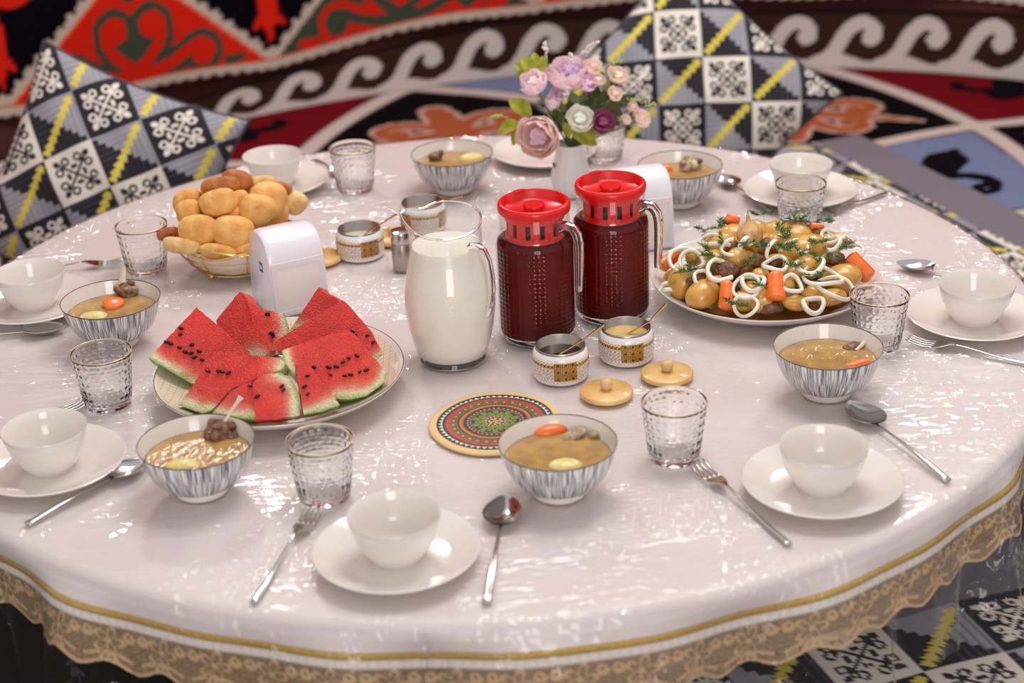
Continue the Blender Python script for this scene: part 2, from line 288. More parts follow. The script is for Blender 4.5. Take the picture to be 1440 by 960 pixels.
def thin_glass(name, ior=1.45, tint=(0.985, 0.99, 0.99), bump=None, rough=0.0):
    if name in MATS: return MATS[name]
    m, nt, b, out = new_mat(name); nt.nodes.remove(b)
    tr = nt.nodes.new('ShaderNodeBsdfTransparent'); tr.inputs[0].default_value = tint+(1,)
    gl = nt.nodes.new('ShaderNodeBsdfGlossy'); gl.inputs['Roughness'].default_value = rough; gl.inputs[0].default_value = (1, 1, 1, 1)
    fr, ff = schlick(nt, ior)
    mx = nt.nodes.new('ShaderNodeMixShader')
    nt.links.new(ff, mx.inputs[0]); nt.links.new(tr.outputs[0], mx.inputs[1]); nt.links.new(gl.outputs[0], mx.inputs[2])
    nt.links.new(mx.outputs[0], out.inputs[0])
    if bump:
        tc = nt.nodes.new('ShaderNodeTexCoord')
        v = nt.nodes.new('ShaderNodeTexVoronoi'); v.inputs['Scale'].default_value = bump[0]
        nt.links.new(tc.outputs['Object'], v.inputs['Vector'])
        bp = nt.nodes.new('ShaderNodeBump'); bp.inputs['Distance'].default_value = bump[1]; bp.inputs['Strength'].default_value = 1.0
        nt.links.new(v.outputs['Distance'], bp.inputs['Height'])
        nt.links.new(bp.outputs['Normal'], gl.inputs['Normal']); nt.links.new(bp.outputs['Normal'], fr.inputs['Normal'])
    MATS[name] = m
    return m
def solid_glass(name):
    if name in MATS: return MATS[name]
    m, nt, b, out = new_mat(name); nt.nodes.remove(b)
    g = nt.nodes.new('ShaderNodeBsdfGlass'); g.inputs['IOR'].default_value = 1.45; g.inputs['Roughness'].default_value = 0.0
    nt.links.new(g.outputs[0], out.inputs[0]); MATS[name] = m
    return m

def petal_mat(name, rgb, rgb2=None, thin=.35):
    """thin cloth petal or leaf: some light passes through"""
    if name in MATS: return MATS[name]
    m, nt, b, out = new_mat(name)
    b.inputs['Base Color'].default_value = L4(rgb); b.inputs['Roughness'].default_value = .6; b.inputs['Specular IOR Level'].default_value = .2
    t = nt.nodes.new('ShaderNodeBsdfTranslucent'); t.inputs[0].default_value = L4(rgb)
    if rgb2:
        tc = nt.nodes.new('ShaderNodeTexCoord'); n = nt.nodes.new('ShaderNodeTexNoise'); n.inputs['Scale'].default_value = 60; nt.links.new(tc.outputs['Object'], n.inputs['Vector'])
        r = nt.nodes.new('ShaderNodeValToRGB'); r.color_ramp.elements[0].position = .4; r.color_ramp.elements[0].color = L4(rgb); r.color_ramp.elements[1].position = .65; r.color_ramp.elements[1].color = L4(rgb2)
        nt.links.new(n.outputs['Fac'], r.inputs['Fac']); nt.links.new(r.outputs['Color'], b.inputs['Base Color']); nt.links.new(r.outputs['Color'], t.inputs[0])
    mx = nt.nodes.new('ShaderNodeMixShader'); mx.inputs[0].default_value = thin
    nt.links.new(b.outputs[0], mx.inputs[1]); nt.links.new(t.outputs[0], mx.inputs[2]); nt.links.new(mx.outputs[0], out.inputs[0])
    MATS[name] = m
    return m

class MB:
    def __init__(s): s.v = []; s.f = []
    def add(s, vs, fs):
        n = len(s.v); s.v += [tuple(p) for p in vs]; s.f += [tuple(i+n for i in q) for q in fs]
    def lathe(s, prof, seg=48, c=(0, 0, 0), disp=None):
        vs, fs, rows = [], [], []
        for k, (r, z) in enumerate(prof):
            if r < 1e-6:
                rows.append([len(vs)]); vs.append((c[0], c[1], c[2]+z))
            else:
                row = []
                for i in range(seg):
                    a = 2*PI*i/seg; rr, zz = r, z
                    if disp: rr, zz = disp(a, r, z, k)
                    row.append(len(vs)); vs.append((c[0]+rr*math.cos(a), c[1]+rr*math.sin(a), c[2]+zz))
                rows.append(row)
        for A, B in zip(rows, rows[1:]):
            if len(A) == 1 and len(B) == 1: continue
            for i in range(seg):
                j = (i+1) % seg
                if len(A) == 1: fs.append((A[0], B[j], B[i]))
                elif len(B) == 1: fs.append((A[i], A[j], B[0]))
                else: fs.append((A[i], A[j], B[j], B[i]))
        s.add(vs, fs); return s
    def tube(s, path, rad, seg=8, caps=True, flat=1.0, closed=False, up=(0, 0, 1)):
        P = [Vector(p) for p in path]; n = len(P)
        if not hasattr(rad, '__len__'): rad = [rad]*n
        vs, fs = [], []; prev = None
        for k in range(n):
            if closed: t = P[(k+1) % n]-P[k-1]
            else: t = P[min(k+1, n-1)]-P[max(k-1, 0)]
            t.normalize()
            if prev is None:
                u = Vector(up); u = u-t*u.dot(t)
                if u.length < 1e-3: u = Vector((1, 0, 0)); u = u-t*u.dot(t)
            else:
                u = prev-t*prev.dot(t)
            u.normalize(); prev = u; b = t.cross(u)
            for i in range(seg):
                a = 2*PI*i/seg
                vs.append(P[k]+u*(rad[k]*flat*math.sin(a))+b*(rad[k]*math.cos(a)))
        m = n if closed else n-1
        for k in range(m):
            k2 = (k+1) % n
            for i in range(seg):
                j = (i+1) % seg
                fs.append((k*seg+i, k*seg+j, k2*seg+j, k2*seg+i))
        if caps and not closed:
            fs.append(tuple(range(seg-1, -1, -1))); fs.append(tuple((n-1)*seg+i for i in range(seg)))
        s.add(vs, fs); return s
    def box(s, c, h, rot=None):
        vs = []
        for x in (-1, 1):
            for y in (-1, 1):
                for z in (-1, 1):
                    p = Vector((x*h[0], y*h[1], z*h[2]))
                    if rot is not None: p = rot @ p
                    vs.append(Vector(c)+p)
        s.add(vs, [(0, 1, 3, 2), (4, 6, 7, 5), (0, 4, 5, 1), (2, 3, 7, 6), (0, 2, 6, 4), (1, 5, 7, 3)]); return s
    def ball(s, c, r, nu=20, nv=12, rot=None, fn=None):
        if not hasattr(r, '__len__'): r = (r, r, r)
        vs, fs = [], []
        def pt(d):
            k = fn(d) if fn else 1.0
            p = Vector((d[0]*r[0]*k, d[1]*r[1]*k, d[2]*r[2]*k))
            if rot is not None: p = rot @ p
            return Vector(c)+p
        vs.append(pt((0, 0, -1)))
        for j in range(1, nv):
            ph = -PI/2+PI*j/nv
            for i in range(nu):
                a = 2*PI*i/nu
                vs.append(pt((math.cos(ph)*math.cos(a), math.cos(ph)*math.sin(a), math.sin(ph))))
        vs.append(pt((0, 0, 1)))
        for i in range(nu):
            fs.append((0, 1+(i+1) % nu, 1+i))
            fs.append((len(vs)-1, 1+(nv-2)*nu+i, 1+(nv-2)*nu+(i+1) % nu))
        for j in range(nv-2):
            for i in range(nu):
                i2 = (i+1) % nu
                fs.append((1+j*nu+i, 1+j*nu+i2, 1+(j+1)*nu+i2, 1+(j+1)*nu+i))
        s.add(vs, fs); return s
    def mesh(s, name, smooth=True, angle=None):
        me = bpy.data.meshes.new(name); me.from_pydata([tuple(p) for p in s.v], [], s.f); me.update()
        if smooth:
            me.polygons.foreach_set('use_smooth', [True]*len(me.polygons))
            if angle: me.set_sharp_from_angle(angle=math.radians(angle))
        return me
    def build(s, name, m, parent=None, smooth=True, angle=40, loc=None):
        return obj(name, s.mesh(name, smooth, angle), m, parent, loc)
def obj(name, me, m, parent=None, loc=None):
    o = bpy.data.objects.new(name, me); COL.objects.link(o)
    if m is not None and len(me.materials) == 0: me.materials.append(m)
    if parent is not None: o.parent = parent
    if loc is not None: o.location = loc
    return o
def grid_mesh(name, X, closeu=False, cols=None, smooth=True):
    """X: (nv, nu, 3) array; cols (nv, nu, 3) linear colours"""
    nv, nu = X.shape[:2]
    me = bpy.data.meshes.new(name)
    idx = np.arange(nv*nu).reshape(nv, nu)
    if closeu: idx = np.concatenate([idx, idx[:, :1]], 1)
    q = np.stack([idx[:-1, :-1], idx[:-1, 1:], idx[1:, 1:], idx[1:, :-1]], -1).reshape(-1, 4)
    me.vertices.add(nv*nu); me.vertices.foreach_set('co', X.reshape(-1).astype(np.float32))
    me.loops.add(q.size); me.loops.foreach_set('vertex_index', q.reshape(-1).astype(np.int32))
    me.polygons.add(len(q)); me.polygons.foreach_set('loop_start', np.arange(0, q.size, 4, dtype=np.int32))
    me.polygons.foreach_set('loop_total', np.full(len(q), 4, np.int32))
    if smooth: me.polygons.foreach_set('use_smooth', np.ones(len(q), bool))
    me.update(); me.validate()
    if cols is not None: set_col(me, cols.reshape(-1, cols.shape[-1]))
    return me
def set_col(me, c):
    a = me.color_attributes.new('Col', 'FLOAT_COLOR', 'POINT')
    if c.shape[1] == 3: c = np.concatenate([c, np.ones((len(c), 1))], 1)
    a.data.foreach_set('color', c.astype(np.float32).reshape(-1))
def thing(name, label, cat, loc=(0, 0, 0), rotz=0.0, group=None, rot=None):
    o = bpy.data.objects.new(name, None); COL.objects.link(o); o.location = loc
    o.rotation_euler = (0, 0, rotz) if rot is None else rot
    o.empty_display_size = 0.02
    return tag(o, label, cat, group)
def tag(o, label, cat, group=None, kind=None):
    o['label'] = label; o['category'] = cat
    if group: o['group'] = group
    if kind: o['kind'] = kind
    return o
def struct(o):
    o['kind'] = 'structure'; return o
def copy_tree(o, parent=None):
    c = o.copy(); COL.objects.link(c); c.parent = parent
    for ch in list(o.children): copy_tree(ch, c)
    return c
def sm(x, a, b):
    t = np.clip((x-a)/(b-a), 0, 1); return t*t*(3-2*t)

# --- 2D ornament drawing (numpy, evaluated on mesh vertices)
def stroke(P, pts, w0, w1=None):
    """mask of points P (N,2) within a tapered stroke along pts"""
    pts = np.asarray(pts, float); w1 = w0 if w1 is None else w1
    m = np.zeros(len(P), bool); n = len(pts)-1
    lo = pts.min(0)-max(w0, w1); hi = pts.max(0)+max(w0, w1)
    sel = np.where(((P >= lo) & (P <= hi)).all(1))[0]
    if len(sel) == 0: return m
    Q = P[sel]; r = np.zeros(len(sel), bool)
    for k in range(n):
        a, b = pts[k], pts[k+1]; d = b-a; L = d@d+1e-12
        t = np.clip(((Q-a)@d)/L, 0, 1)
        dist = np.hypot(*(Q-a-t[:, None]*d).T)
        r |= dist < (w0+(w1-w0)*(k+t)/n)
    m[sel] = r
    return m
def spiral(c, r0, r1, a0, a1, n=24):
    a = np.radians(np.linspace(a0, a1, n)); r = np.linspace(r0, r1, n)
    return np.stack([c[0]+r*np.cos(a), c[1]+r*np.sin(a)], 1)
def bez(p0, p1, p2, p3, n=16):
    t = np.linspace(0, 1, n)[:, None]; p0, p1, p2, p3 = map(np.array, (p0, p1, p2, p3))
    return (1-t)**3*p0+3*(1-t)**2*t*p1+3*(1-t)*t*t*p2+t**3*p3
def mirx(p):
    p = np.array(p, float); p[:, 0] *= -1; return p
def put(C, m, rgb): C[m] = lin(rgb)

PR_W, PR_K, PR_D, PR_G, PR_Y = (230, 220, 208), (44, 41, 46), (62, 60, 68), (158, 154, 162), (220, 200, 90)
def patch_print(i, j):
    """the patchwork print of cushions and floor mats: i, j in cells (j points down); returns (N,3) linear colours"""
    N = len(i); C = np.zeros((N, 3))
    ci = np.floor(i); cj = np.floor(j); x = i-ci-.5; y = -(j-cj-.5)
    ty = np.mod(ci-cj, 4).astype(int)
    # motif
    ax, ay = np.abs(x), np.abs(y); hi = np.maximum(ax, ay); lo = np.minimum(ax, ay)
    mot = (np.abs(hi-lo)/1.414 < .028) & (hi < .33)
    mot |= (np.abs(hi-lo)/1.414 < .06) & (hi > .30) & (hi < .37)
    d = np.hypot(hi-.30, lo-.135); mot |= (np.abs(d-.065) < .022)
    d = np.hypot(hi-.16, lo-.03); mot |= (d < .04)
    d = np.hypot(hi-.24, lo-.17); mot |= d < .035
    d = np.hypot(hi-.35, lo-.10); mot |= d < .03
    w = ty == 0; put(C, w, PR_W); put(C, w & mot, PR_K)
    b = ty == 2; put(C, b, PR_K); put(C, b & mot, PR_W)
    s = (ty == 1) | (ty == 3)
    f = x+y; f = np.where(ty == 1, f, -f)
    up_side = y > x
    step = np.where(up_side, np.mod(y*9, 1), np.mod(x*9, 1))
    fs = np.where(up_side, np.floor(y*9)/9+1/18+x, np.floor(x*9)/9+1/18+y); fs = np.where(ty == 1, fs, -fs)
    g = s & (fs > 0); k = s & ~(fs > 0)
    put(C, g, PR_G); put(C, k, PR_K)
    put(C, g & (step < .14), (122, 120, 132)); put(C, k & (step < .16), (70, 68, 76))
    tri = np.mod((x+y)*4.5, 1)
    put(C, s & (np.abs(y-x)/1.414 < .035+.07*(1-tri)) & (np.abs(x+y) < .86), PR_Y)
    return C

# ------------------------------------------------------------------ room: floor, curved wall and its textiles
CC = (0.452, 0.387); RW = 2.19
M_floor = mat('floor_boards', (26, 22, 24), 0.8)
mb = MB(); mb.add([(-5, -5, 0), (5, -5, 0), (5, 5, 0), (-5, 5, 0)], [(0, 1, 2, 3)])
struct(mb.build('floor', M_floor, smooth=False))
def arc(R, u):  # u: angle in radians from +y
    return CC[0]+R*np.sin(u), CC[1]+R*np.cos(u)
def wall_grid(R, a0, a1, na, zs, rfun=None):
    ang = np.radians(np.linspace(a0, a1, na)); A, Z = np.meshgrid(ang, zs)
    rr = np.full_like(A, R) if rfun is None else rfun(A, Z)
    x, y = arc(rr, A)
    return A, Z, np.stack([x, y, Z], -1)
A, Z, X = wall_grid(RW+.05, -100, 80, 60, np.linspace(0, 2.6, 6))
struct(obj('wall_back', grid_mesh('wall_back', X), mat('wall_canvas', (150, 120, 105), .9)))

# --- felt hanging with the red, green and black triangles
F_RED, F_BLK, F_GRN, F_WHT, F_MAR = (216, 38, 22), (14, 11, 18), (66, 74, 60), (202, 184, 168), (66, 6, 12)
def felt_color(U, V):
    """U: metres along the wall, V: metres above the hanging's lower edge"""
    P = np.stack([U.ravel(), V.ravel()], 1); N = len(P); C = np.zeros((N, 3)); C[:] = lin(F_BLK)
    per, H, b0 = .80, .335, .022
    u0 = -1.90
    s = (P[:, 0]-u0)/per; k = np.floor(s); x = (s-k-.5)*per; v = P[:, 1]-b0
    vv = np.mod(v, 2*H)
    tri = (1-np.abs(x)/(per/2))*H
    lower = vv < tri; upper = vv > 2*H-tri
    intri = lower | upper
    vl = np.where(upper, 2*H-vv, vv)
    odd = np.mod(k, 2) == 1
    red = intri & ~odd; grn = intri & odd
    put(C, red, F_RED); put(C, grn, F_GRN)
    Q = np.stack([np.abs(x), vl], 1)
    # scroll motif: a heart of two curls and a curl to each side
    heart = np.concatenate([bez((0, .035), (.05, .07), (.085, .10), (.083, .15)), spiral((.052, .15), .031, .008, 5, 420)])
    side = np.concatenate([bez((.0, .03), (.07, .015), (.13, .05), (.17, .075), 10), bez((.17, .075), (.215, .1), (.235, .06), (.205, .035)), spiral((.19, .05), .02, .006, -50, -330, 14)])
    blob = stroke(Q, heart, .038) | stroke(Q, side, .036) | stroke(Q, [(0, .05), (0, .13)], .05)
    lineart = stroke(Q, heart, .017, .013) | stroke(Q, side, .016, .012)
    tip = stroke(Q, [(0, .24), (0, .29)], .022, .004) | stroke(Q, [(.27, .02), (.31, .03)], .018, .01)
    put(C, red & (blob | tip), F_GRN); put(C, red & lineart, F_RED)
    put(C, grn & (blob | tip), F_RED); put(C, grn & lineart, F_GRN)
    # black diamonds with red figures, centred over the lower corners
    xd = (s-np.floor(s+.5))*per; dia = ~intri
    Qd = np.stack([np.abs(xd), vv-H], 1)
    fig = stroke(Qd, np.concatenate([bez((.0, -.05), (.1, -.09), (.16, -.02), (.13, .03)), spiral((.095, .02), .036, .01, 10, 330, 16)]), .022, .015)
    fig |= stroke(Qd, [(0, -.06), (0, -.20)], .016, .03) | stroke(Qd, [(0, -.20), (.045, -.235)], .022, .006) | stroke(Qd, [(0, -.2), (0, -.275)], .026, .006)
    fig |= stroke(Qd, [(0, .05), (0, .2)], .04, .01)
    put(C, dia & fig, F_RED)
    # pale saw-tooth strips between the fields
    dl = (vv-tri)/math.hypot(1, H/(per/2)); du = (2*H-tri-vv)/math.hypot(1, H/(per/2))
    along = np.mod(x/.036, 1); tooth = .012+.018*np.abs(along-.5)*2
    put(C, (dl > -.003) & (dl < tooth), F_WHT); put(C, (du > -.003) & (du < tooth), F_WHT)
    put(C, (dl < -.003) & (dl > -.010) & red, (232, 92, 52))
    # lower border
    vb = P[:, 1]; t2 = np.abs(np.mod(P[:, 0]/.04, 1)-.5)*2
    put(C, vb < .026, F_WHT); put(C, (vb >= .026) & (vb < .032), (214, 80, 50))
    put(C, vb < .011*t2, F_MAR)
    return C.reshape(U.shape+(3,))
def felt_base(A): return np.interp(np.degrees(A), [-92, -50, -42, -29, -14, 0, 30, 72], [.17, .168, .138, .126, .175, .195, .215, .215])
def strip_top(A): return np.interp(np.degrees(A), [-92, -50, -35, -23, -11, 8, 29, 72], [.38, .40, .46, .68, .96, .93, 1.08, 1.1])
zs = np.concatenate([np.linspace(0, .48, 95), np.linspace(.52, 1.75, 16)])
A, Z, X = wall_grid(RW-.012, -92, 72, 640, zs, lambda A, Z: RW-.032-.008*np.sin(A*9)*np.clip((.35-Z)*3, 0, 1)-.006*np.cos(A*23)*np.clip((.15-Z)*6, 0, 1))
X[..., 2] += felt_base(A)+.006*np.sin(A*19+1.0)*np.clip((.4-Z)/.4, 0, 1)
o = obj('felt_wall_hanging', grid_mesh('felt_wall_hanging', X, cols=felt_color(RW*A, Z)), mat_col('wool_felt', 1.0, .02, (260, .002)))
md = o.modifiers.new('thickness', 'SOLIDIFY'); md.thickness = .006; md.offset = 1
tag(o, 'red, black and green felt wall hanging with curling ram-horn figures and pale sawtooth strips', 'wall hanging')

# --- dark red cloth that hangs out under the felt
A, Z, X = wall_grid(RW-.02, -92, 72, 320, np.linspace(0, 1, 16), lambda A, Z: RW-.010-.008*np.sin(A*14+Z*3)-.005*np.sin(A*31))
X[..., 2] = (strip_top(A)*.165-.05)*(1-Z)+(felt_base(A)+.05)*Z
o = obj('maroon_cloth', grid_mesh('maroon_cloth', X), mat('maroon_velvet', (74, 10, 14), .85, sheen=.3))
md = o.modifiers.new('thickness', 'SOLIDIFY'); md.thickness = .004
tag(o, 'dark maroon cloth hanging in folds under the felt wall hanging', 'cloth')

# --- brown border strip with the running wave
def wave_color(U, V):
    per = .186; P = np.stack([np.mod(U.ravel(), per), V.ravel()], 1)
    C = np.zeros((len(P), 3)); C[:] = lin((58, 36, 28))
    base = .036+.010*np.cos(2*PI*(P[:, 0]/per-.18))
    wht = P[:, 1] < base; sh = np.zeros(len(P), bool)
    for k in (-1, 0, 1):
        cv = np.concatenate([bez((-.035, .015), (.04, .035), (.025, .105), (.078, .133), 14), bez((.078, .133), (.120, .150), (.158, .105), (.126, .088), 14), spiral((.118, .098), .012, .004, -50, -200, 8)])+np.array([k*per, 0])
        wht |= stroke(P, cv, .023, .0155)
        sh |= stroke(P, cv, .0265, .019)      # woven black outline of the wave
    put(C, sh, (22, 15, 14)); put(C, wht, (208, 194, 188)); put(C, P[:, 1] > .163, (30, 20, 18))
    return C.reshape(U.shape+(3,))
A, Z, X = wall_grid(RW-.03, -92, 72, 900, np.linspace(.004, .172, 40), lambda A, Z: RW-.050+.022*Z/.17-.003*np.sin(A*11))
X[..., 2] *= strip_top(A)
o = obj('wave_border_strip', grid_mesh('wave_border_strip', X, cols=wave_color(RW*A, Z)), mat_col('woven_wool', 1.0, .02, (300, .002)))
md = o.modifiers.new('thickness', 'SOLIDIFY'); md.thickness = .008; md.offset = 1
tag(o, 'brown woven border strip with a running white wave along the foot of the wall', 'carpet strip')

# --- carpet of diamonds laid round along the wall
def floor_color(U, V):
    a, b = .52, .45; u1 = 1.9*math.radians(-18.1)
    P = np.stack([U.ravel()-u1, V.ravel()], 1); N = len(P); C = np.zeros((N, 3))
    p = P[:, 0]/(2*a)+P[:, 1]/(2*b); q = P[:, 0]/(2*a)-P[:, 1]/(2*b)
    ip, iq = np.floor(p), np.floor(q)
    cu = (ip+iq+1)*a; cv = (ip-iq)*b          # diamond centre
    row = np.round(cv/b).astype(int); colm = np.round(cu/a).astype(int)
    x = P[:, 0]-cu; y = P[:, 1]-cv
    edge = np.minimum(np.minimum(p-ip, ip+1-p), np.minimum(q-iq, iq+1-q))*2*a*b/math.hypot(a, b)
    blk = np.mod(row, 2) == 1
    blue = ~blk & (np.mod(colm+row, 4) == 1); red = ~blk & ~blue
    put(C, blk, (18, 13, 17)); put(C, blue, (118, 128, 160)); put(C, red, (112, 18, 26))
    Q = np.stack([np.abs(x), y], 1); Qr = np.stack([np.abs(x), np.abs(y)], 1)
    # black figure on blue and red
    curl = np.concatenate([bez((.0, -.02), (.10, -.11), (.22, -.10), (.24, -.02)), spiral((.2, -.02), .04, .015, 0, 250, 14)])
    fig = stroke(Q, [(0, -.16), (0, .17)], .075, .04) | stroke(Q, curl, .024, .02) | stroke(Q, [(0, -.15), (0, -.24)], .06, .02)
    fig |= stroke(Q, np.concatenate([bez((.0, .1), (.06, .17), (.14, .15), (.13, .1))]), .022, .018)
    put(C, (blue | red) & fig, (20, 14, 20))
    # orange figure outlined pale on black
    c2 = np.concatenate([bez((.03, .03), (.09, .15), (.22, .14), (.2, .06)), spiral((.165, .06), .035, .012, 0, -240, 12)])
    c3 = [(0, 0), (.36, .0)]
    out_ = stroke(Qr, c2, .036, .032) | stroke(Qr, c3, .052, .012) | stroke(Qr, [(0, 0), (0, .2)], .075, .05)
    inn = stroke(Qr, c2, .022, .019) | stroke(Qr, c3, .036, .002) | stroke(Qr, [(0, 0), (0, .2)], .058, .034)
    put(C, blk & out_, (196, 158, 144)); put(C, blk & inn, (166, 88, 52))
    put(C, edge < .026, (206, 188, 180)); put(C, (edge >= .026) & (edge < .034), (70, 45, 45))
    put(C, P[:, 1] < .02, (18, 12, 14))
    return C.reshape(U.shape+(3,))
ang = np.radians(np.linspace(-92, 72, 620)); rr = np.linspace(.85, RW-.035, 170)
A, R_ = np.meshgrid(ang, rr)
x, y = arc(R_, A)
X = np.stack([x, y, np.full_like(x, .006)], -1)
o = obj('floor_carpet', grid_mesh('floor_carpet', X, cols=floor_color(1.9*A, 2.15-R_)), mat_col('woven_wool', 1.0, .02, (300, .002)))
md = o.modifiers.new('thickness', 'SOLIDIFY'); md.thickness = .005; md.offset = -1
tag(o, 'floor carpet of blue, dark red and black diamonds divided by pale lines', 'carpet')

# --- patchwork seating mats
def seat_mat(label, o0, d, nrm, w0, w1, t0, t1, off=(0, 0), flip=1):
    """mat between distances w0..w1 along nrm and t0..t1 along d"""
    W, Lh, th = w1-w0, t1-t0, .05
    nu, nv = int(Lh/.0045), int(W/.0045)
    a = np.linspace(0, 1, nu); b = np.linspace(0, 1, nv); Aq, Bq = np.meshgrid(a, b)
    ex = np.minimum(np.minimum(Aq*Lh, (1-Aq)*Lh), np.minimum(Bq*W, (1-Bq)*W))
    z = th*(np.clip(ex/.03, 0, 1)*(2-np.clip(ex/.03, 0, 1)))**.5*(1+.06*np.sin(Aq*37)*np.sin(Bq*9))
    z = np.maximum(z, 0.004)
    px = o0[0]+d[0]*(t0+Aq*Lh)+nrm[0]*(w0+Bq*W); py = o0[1]+d[1]*(t0+Aq*Lh)+nrm[1]*(w0+Bq*W)
    cells = .125
    C = patch_print((Aq*Lh/cells+off[0]).ravel(), (flip*Bq*W/cells+off[1]).ravel()).reshape(Aq.shape+(3,))
    C[(Bq*W < .15) | ((1-Bq)*W < .15)] = lin((120, 112, 120))
    X = np.stack([px, py, z+.004], -1)
    me = grid_mesh('seating_mat', X, cols=C)
    o = obj('seating_mat', me, mat_col('printed_cotton', .9, .15, (500, .0008), .1))
    md = o.modifiers.new('thickness', 'SOLIDIFY'); md.thickness = .003; md.offset = -1
    return tag(o, label, 'mat')
seat_mat('grey bordered patchwork seating mat lying along the table beside the diamond carpet', (0, 0), (-.388, .92), (.92, .388), .90, 1.55, -.55, 1.24, (0.3, .2))
seat_mat('black and yellow patchwork seating mat under the lace edge of the tablecloth', (0, 0), (.949, .316), (.316, -.949), .42, 1.13, -.35, .86, (.1, -.2))

# --- the two cushions
def cushion(label, centre, e1, e2, size, off):
    e1, e2 = np.array(e1, float), np.array(e2, float)
    view = Vector(centre)-CAMPOS; view.normalize()
    def wv(p): return RT*p[0]-UP*p[1]
    E1, E2 = wv(e1), wv(e2)
    a = (E1/1+E2).normalized(); b = (E1-E2); b = (b-a*b.dot(a)).normalized(); n = a.cross(b).normalized()
    h = size/2; N = 250
    g = np.linspace(-1, 1, N); Xg, Yg = np.meshgrid(g, g)
    th = .085*np.clip((1-Xg**2)*(1-Yg**2), 0, 1)**.42
    wr = .006*np.sin(9*Xg+5*Yg)*np.cos(7*Yg-3*Xg)*np.clip((1-Xg**2)*(1-Yg**2), 0, 1)**.3
    px = h*Xg*(1-.085*(1-Yg**2)); py = h*Yg*(1-.085*(1-Xg**2))
    cell = .113
    fi = (Xg+Yg)*h/1.41421/cell-off[0]+.5; fj = (Xg-Yg)*h/1.41421/cell-off[1]+.5
    C = patch_print(fi.ravel(), fj.ravel()).reshape(Xg.shape+(3,))
    root = thing('cushion', label, 'cushion', tuple(centre))
    m3 = Matrix((a, b, n)).transposed()
    root.rotation_euler = m3.to_euler()
    m_ = mat_col('printed_cotton', .9, .15, (500, .0008), .1)
    front = np.stack([px, py, th+wr], -1); back = np.stack([px[:, ::-1], py[:, ::-1], -th[:, ::-1]], -1)
    me = grid_mesh('cover', front, cols=C); obj('cover', me, m_, root)
    obj('back_cover', grid_mesh('back_cover', back, cols=C[:, ::-1]), m_, root)
    t = np.linspace(-1, 1, 60)
    ring = [(v, -1) for v in t]+[(1, v) for v in t[1:]]+[(v, 1) for v in t[::-1][1:]]+[(-1, v) for v in t[::-1][1:-1]]
    pts = [(h*x_*(1-.085*(1-y_*y_)), h*y_*(1-.085*(1-x_*x_)), 0) for x_, y_ in ring]
    MB().tube(pts, .004, 6, closed=True).build('piping', mat('piping_cloth', (70, 66, 76), .9), root)
    return root
cushion('patchwork cushion beside the bread basket, standing under the red felt wall hanging', (-.764, .905, -.092+T+.005), (68, -27), (35, 67), .448, (-.30, -.27))
cushion('patchwork cushion behind the flower vase, standing in front of the wave border', (.466, 1.33, -.101+T+.005), (68, 0), (2, 64), .49, (.78, -.30))

# ------------------------------------------------------------------ table, cloth, lace, clear film
RT_ = 0.855
table = thing('round_table', 'low round table wholly covered by the white tablecloth', 'table', (0, 0, 0))
MB().lathe([(0, T-.028), (RT_-.02, T-.028), (RT_-.012, T-.024), (RT_-.010, T-.006), (RT_-.016, T-.003), (0, T-.003)], 96).build('table_top', mat('table_wood', (120, 84, 58), .5), table)
for k in range(4):
    a = PI/4+k*PI/2; c = (.36*math.cos(a), .36*math.sin(a))
    MB().tube([(c[0], c[1], 0.0), (c[0], c[1], T-.027)], [.022, .03], 16).build('leg', MATS['table_wood'], table)

NA = 720
ang = np.linspace(0, 2*PI, NA, endpoint=False)
def fold(a):   # outward swing of the hanging cloth round the edge
    return .5*np.sin(a*17+.6)+.35*np.sin(a*29+2.1)+.3*np.sin(a*11-.7)
cloth = thing('tablecloth', 'white satin tablecloth with a gold band and beige lace edge on the round table', 'tablecloth', (0, 0, 0))
rows = []
for r in np.concatenate([np.linspace(.002, RT_-.012, 40)]):
    rows.append(np.stack([r*np.cos(ang), r*np.sin(ang), np.full(NA, T)], -1))
for t in np.linspace(0, 1, 8)[1:]:
    a_ = t*PI/2*.94; r = RT_-.012+.014*math.sin(a_); z = T-.014*(1-math.cos(a_))
    rows.append(np.stack([r*np.cos(ang), r*np.sin(ang), np.full(NA, z)], -1))
def drape(s, extra=0.0):
    """s: length hung below the rim"""
    sw = (.012+.30*s)*fold(ang)*min(1, s/.025)
    r = RT_+.004+.10*s+sw*.55+extra
    return np.stack([r*np.cos(ang), r*np.sin(ang), T-.012-s*(1-.12*fold(ang))], -1)
for s in np.linspace(.006, .026, 6): rows.append(drape(s))
X = np.stack(rows)
m_cl, nt, b, out = new_mat('white_satin')
b.inputs['Base Color'].default_value = L4((218, 204, 201)); b.inputs['Roughness'].default_value = .45; b.inputs['Sheen Weight'].default_value = .2
tc = nt.nodes.new('ShaderNodeTexCoord'); mp = nt.nodes.new('ShaderNodeMapping'); mp.inputs['Scale'].default_value = (3.0, 9.0, 1); mp.inputs['Rotation'].default_value = (0, 0, .6)
nz = nt.nodes.new('ShaderNodeTexNoise'); nz.inputs['Scale'].default_value = 1.0; nz.inputs['Detail'].default_value = 3; nz.inputs['Distortion'].default_value = 1.2
bp = nt.nodes.new('ShaderNodeBump'); bp.inputs['Distance'].default_value = .012; bp.inputs['Strength'].default_value = .4
nt.links.new(tc.outputs['Object'], mp.inputs[0]); nt.links.new(mp.outputs[0], nz.inputs['Vector']); nt.links.new(nz.outputs[0], bp.inputs['Height']); nt.links.new(bp.outputs[0], b.inputs['Normal'])
obj('cloth_top', grid_mesh('cloth_top', X[::-1], closeu=True), m_cl, cloth)
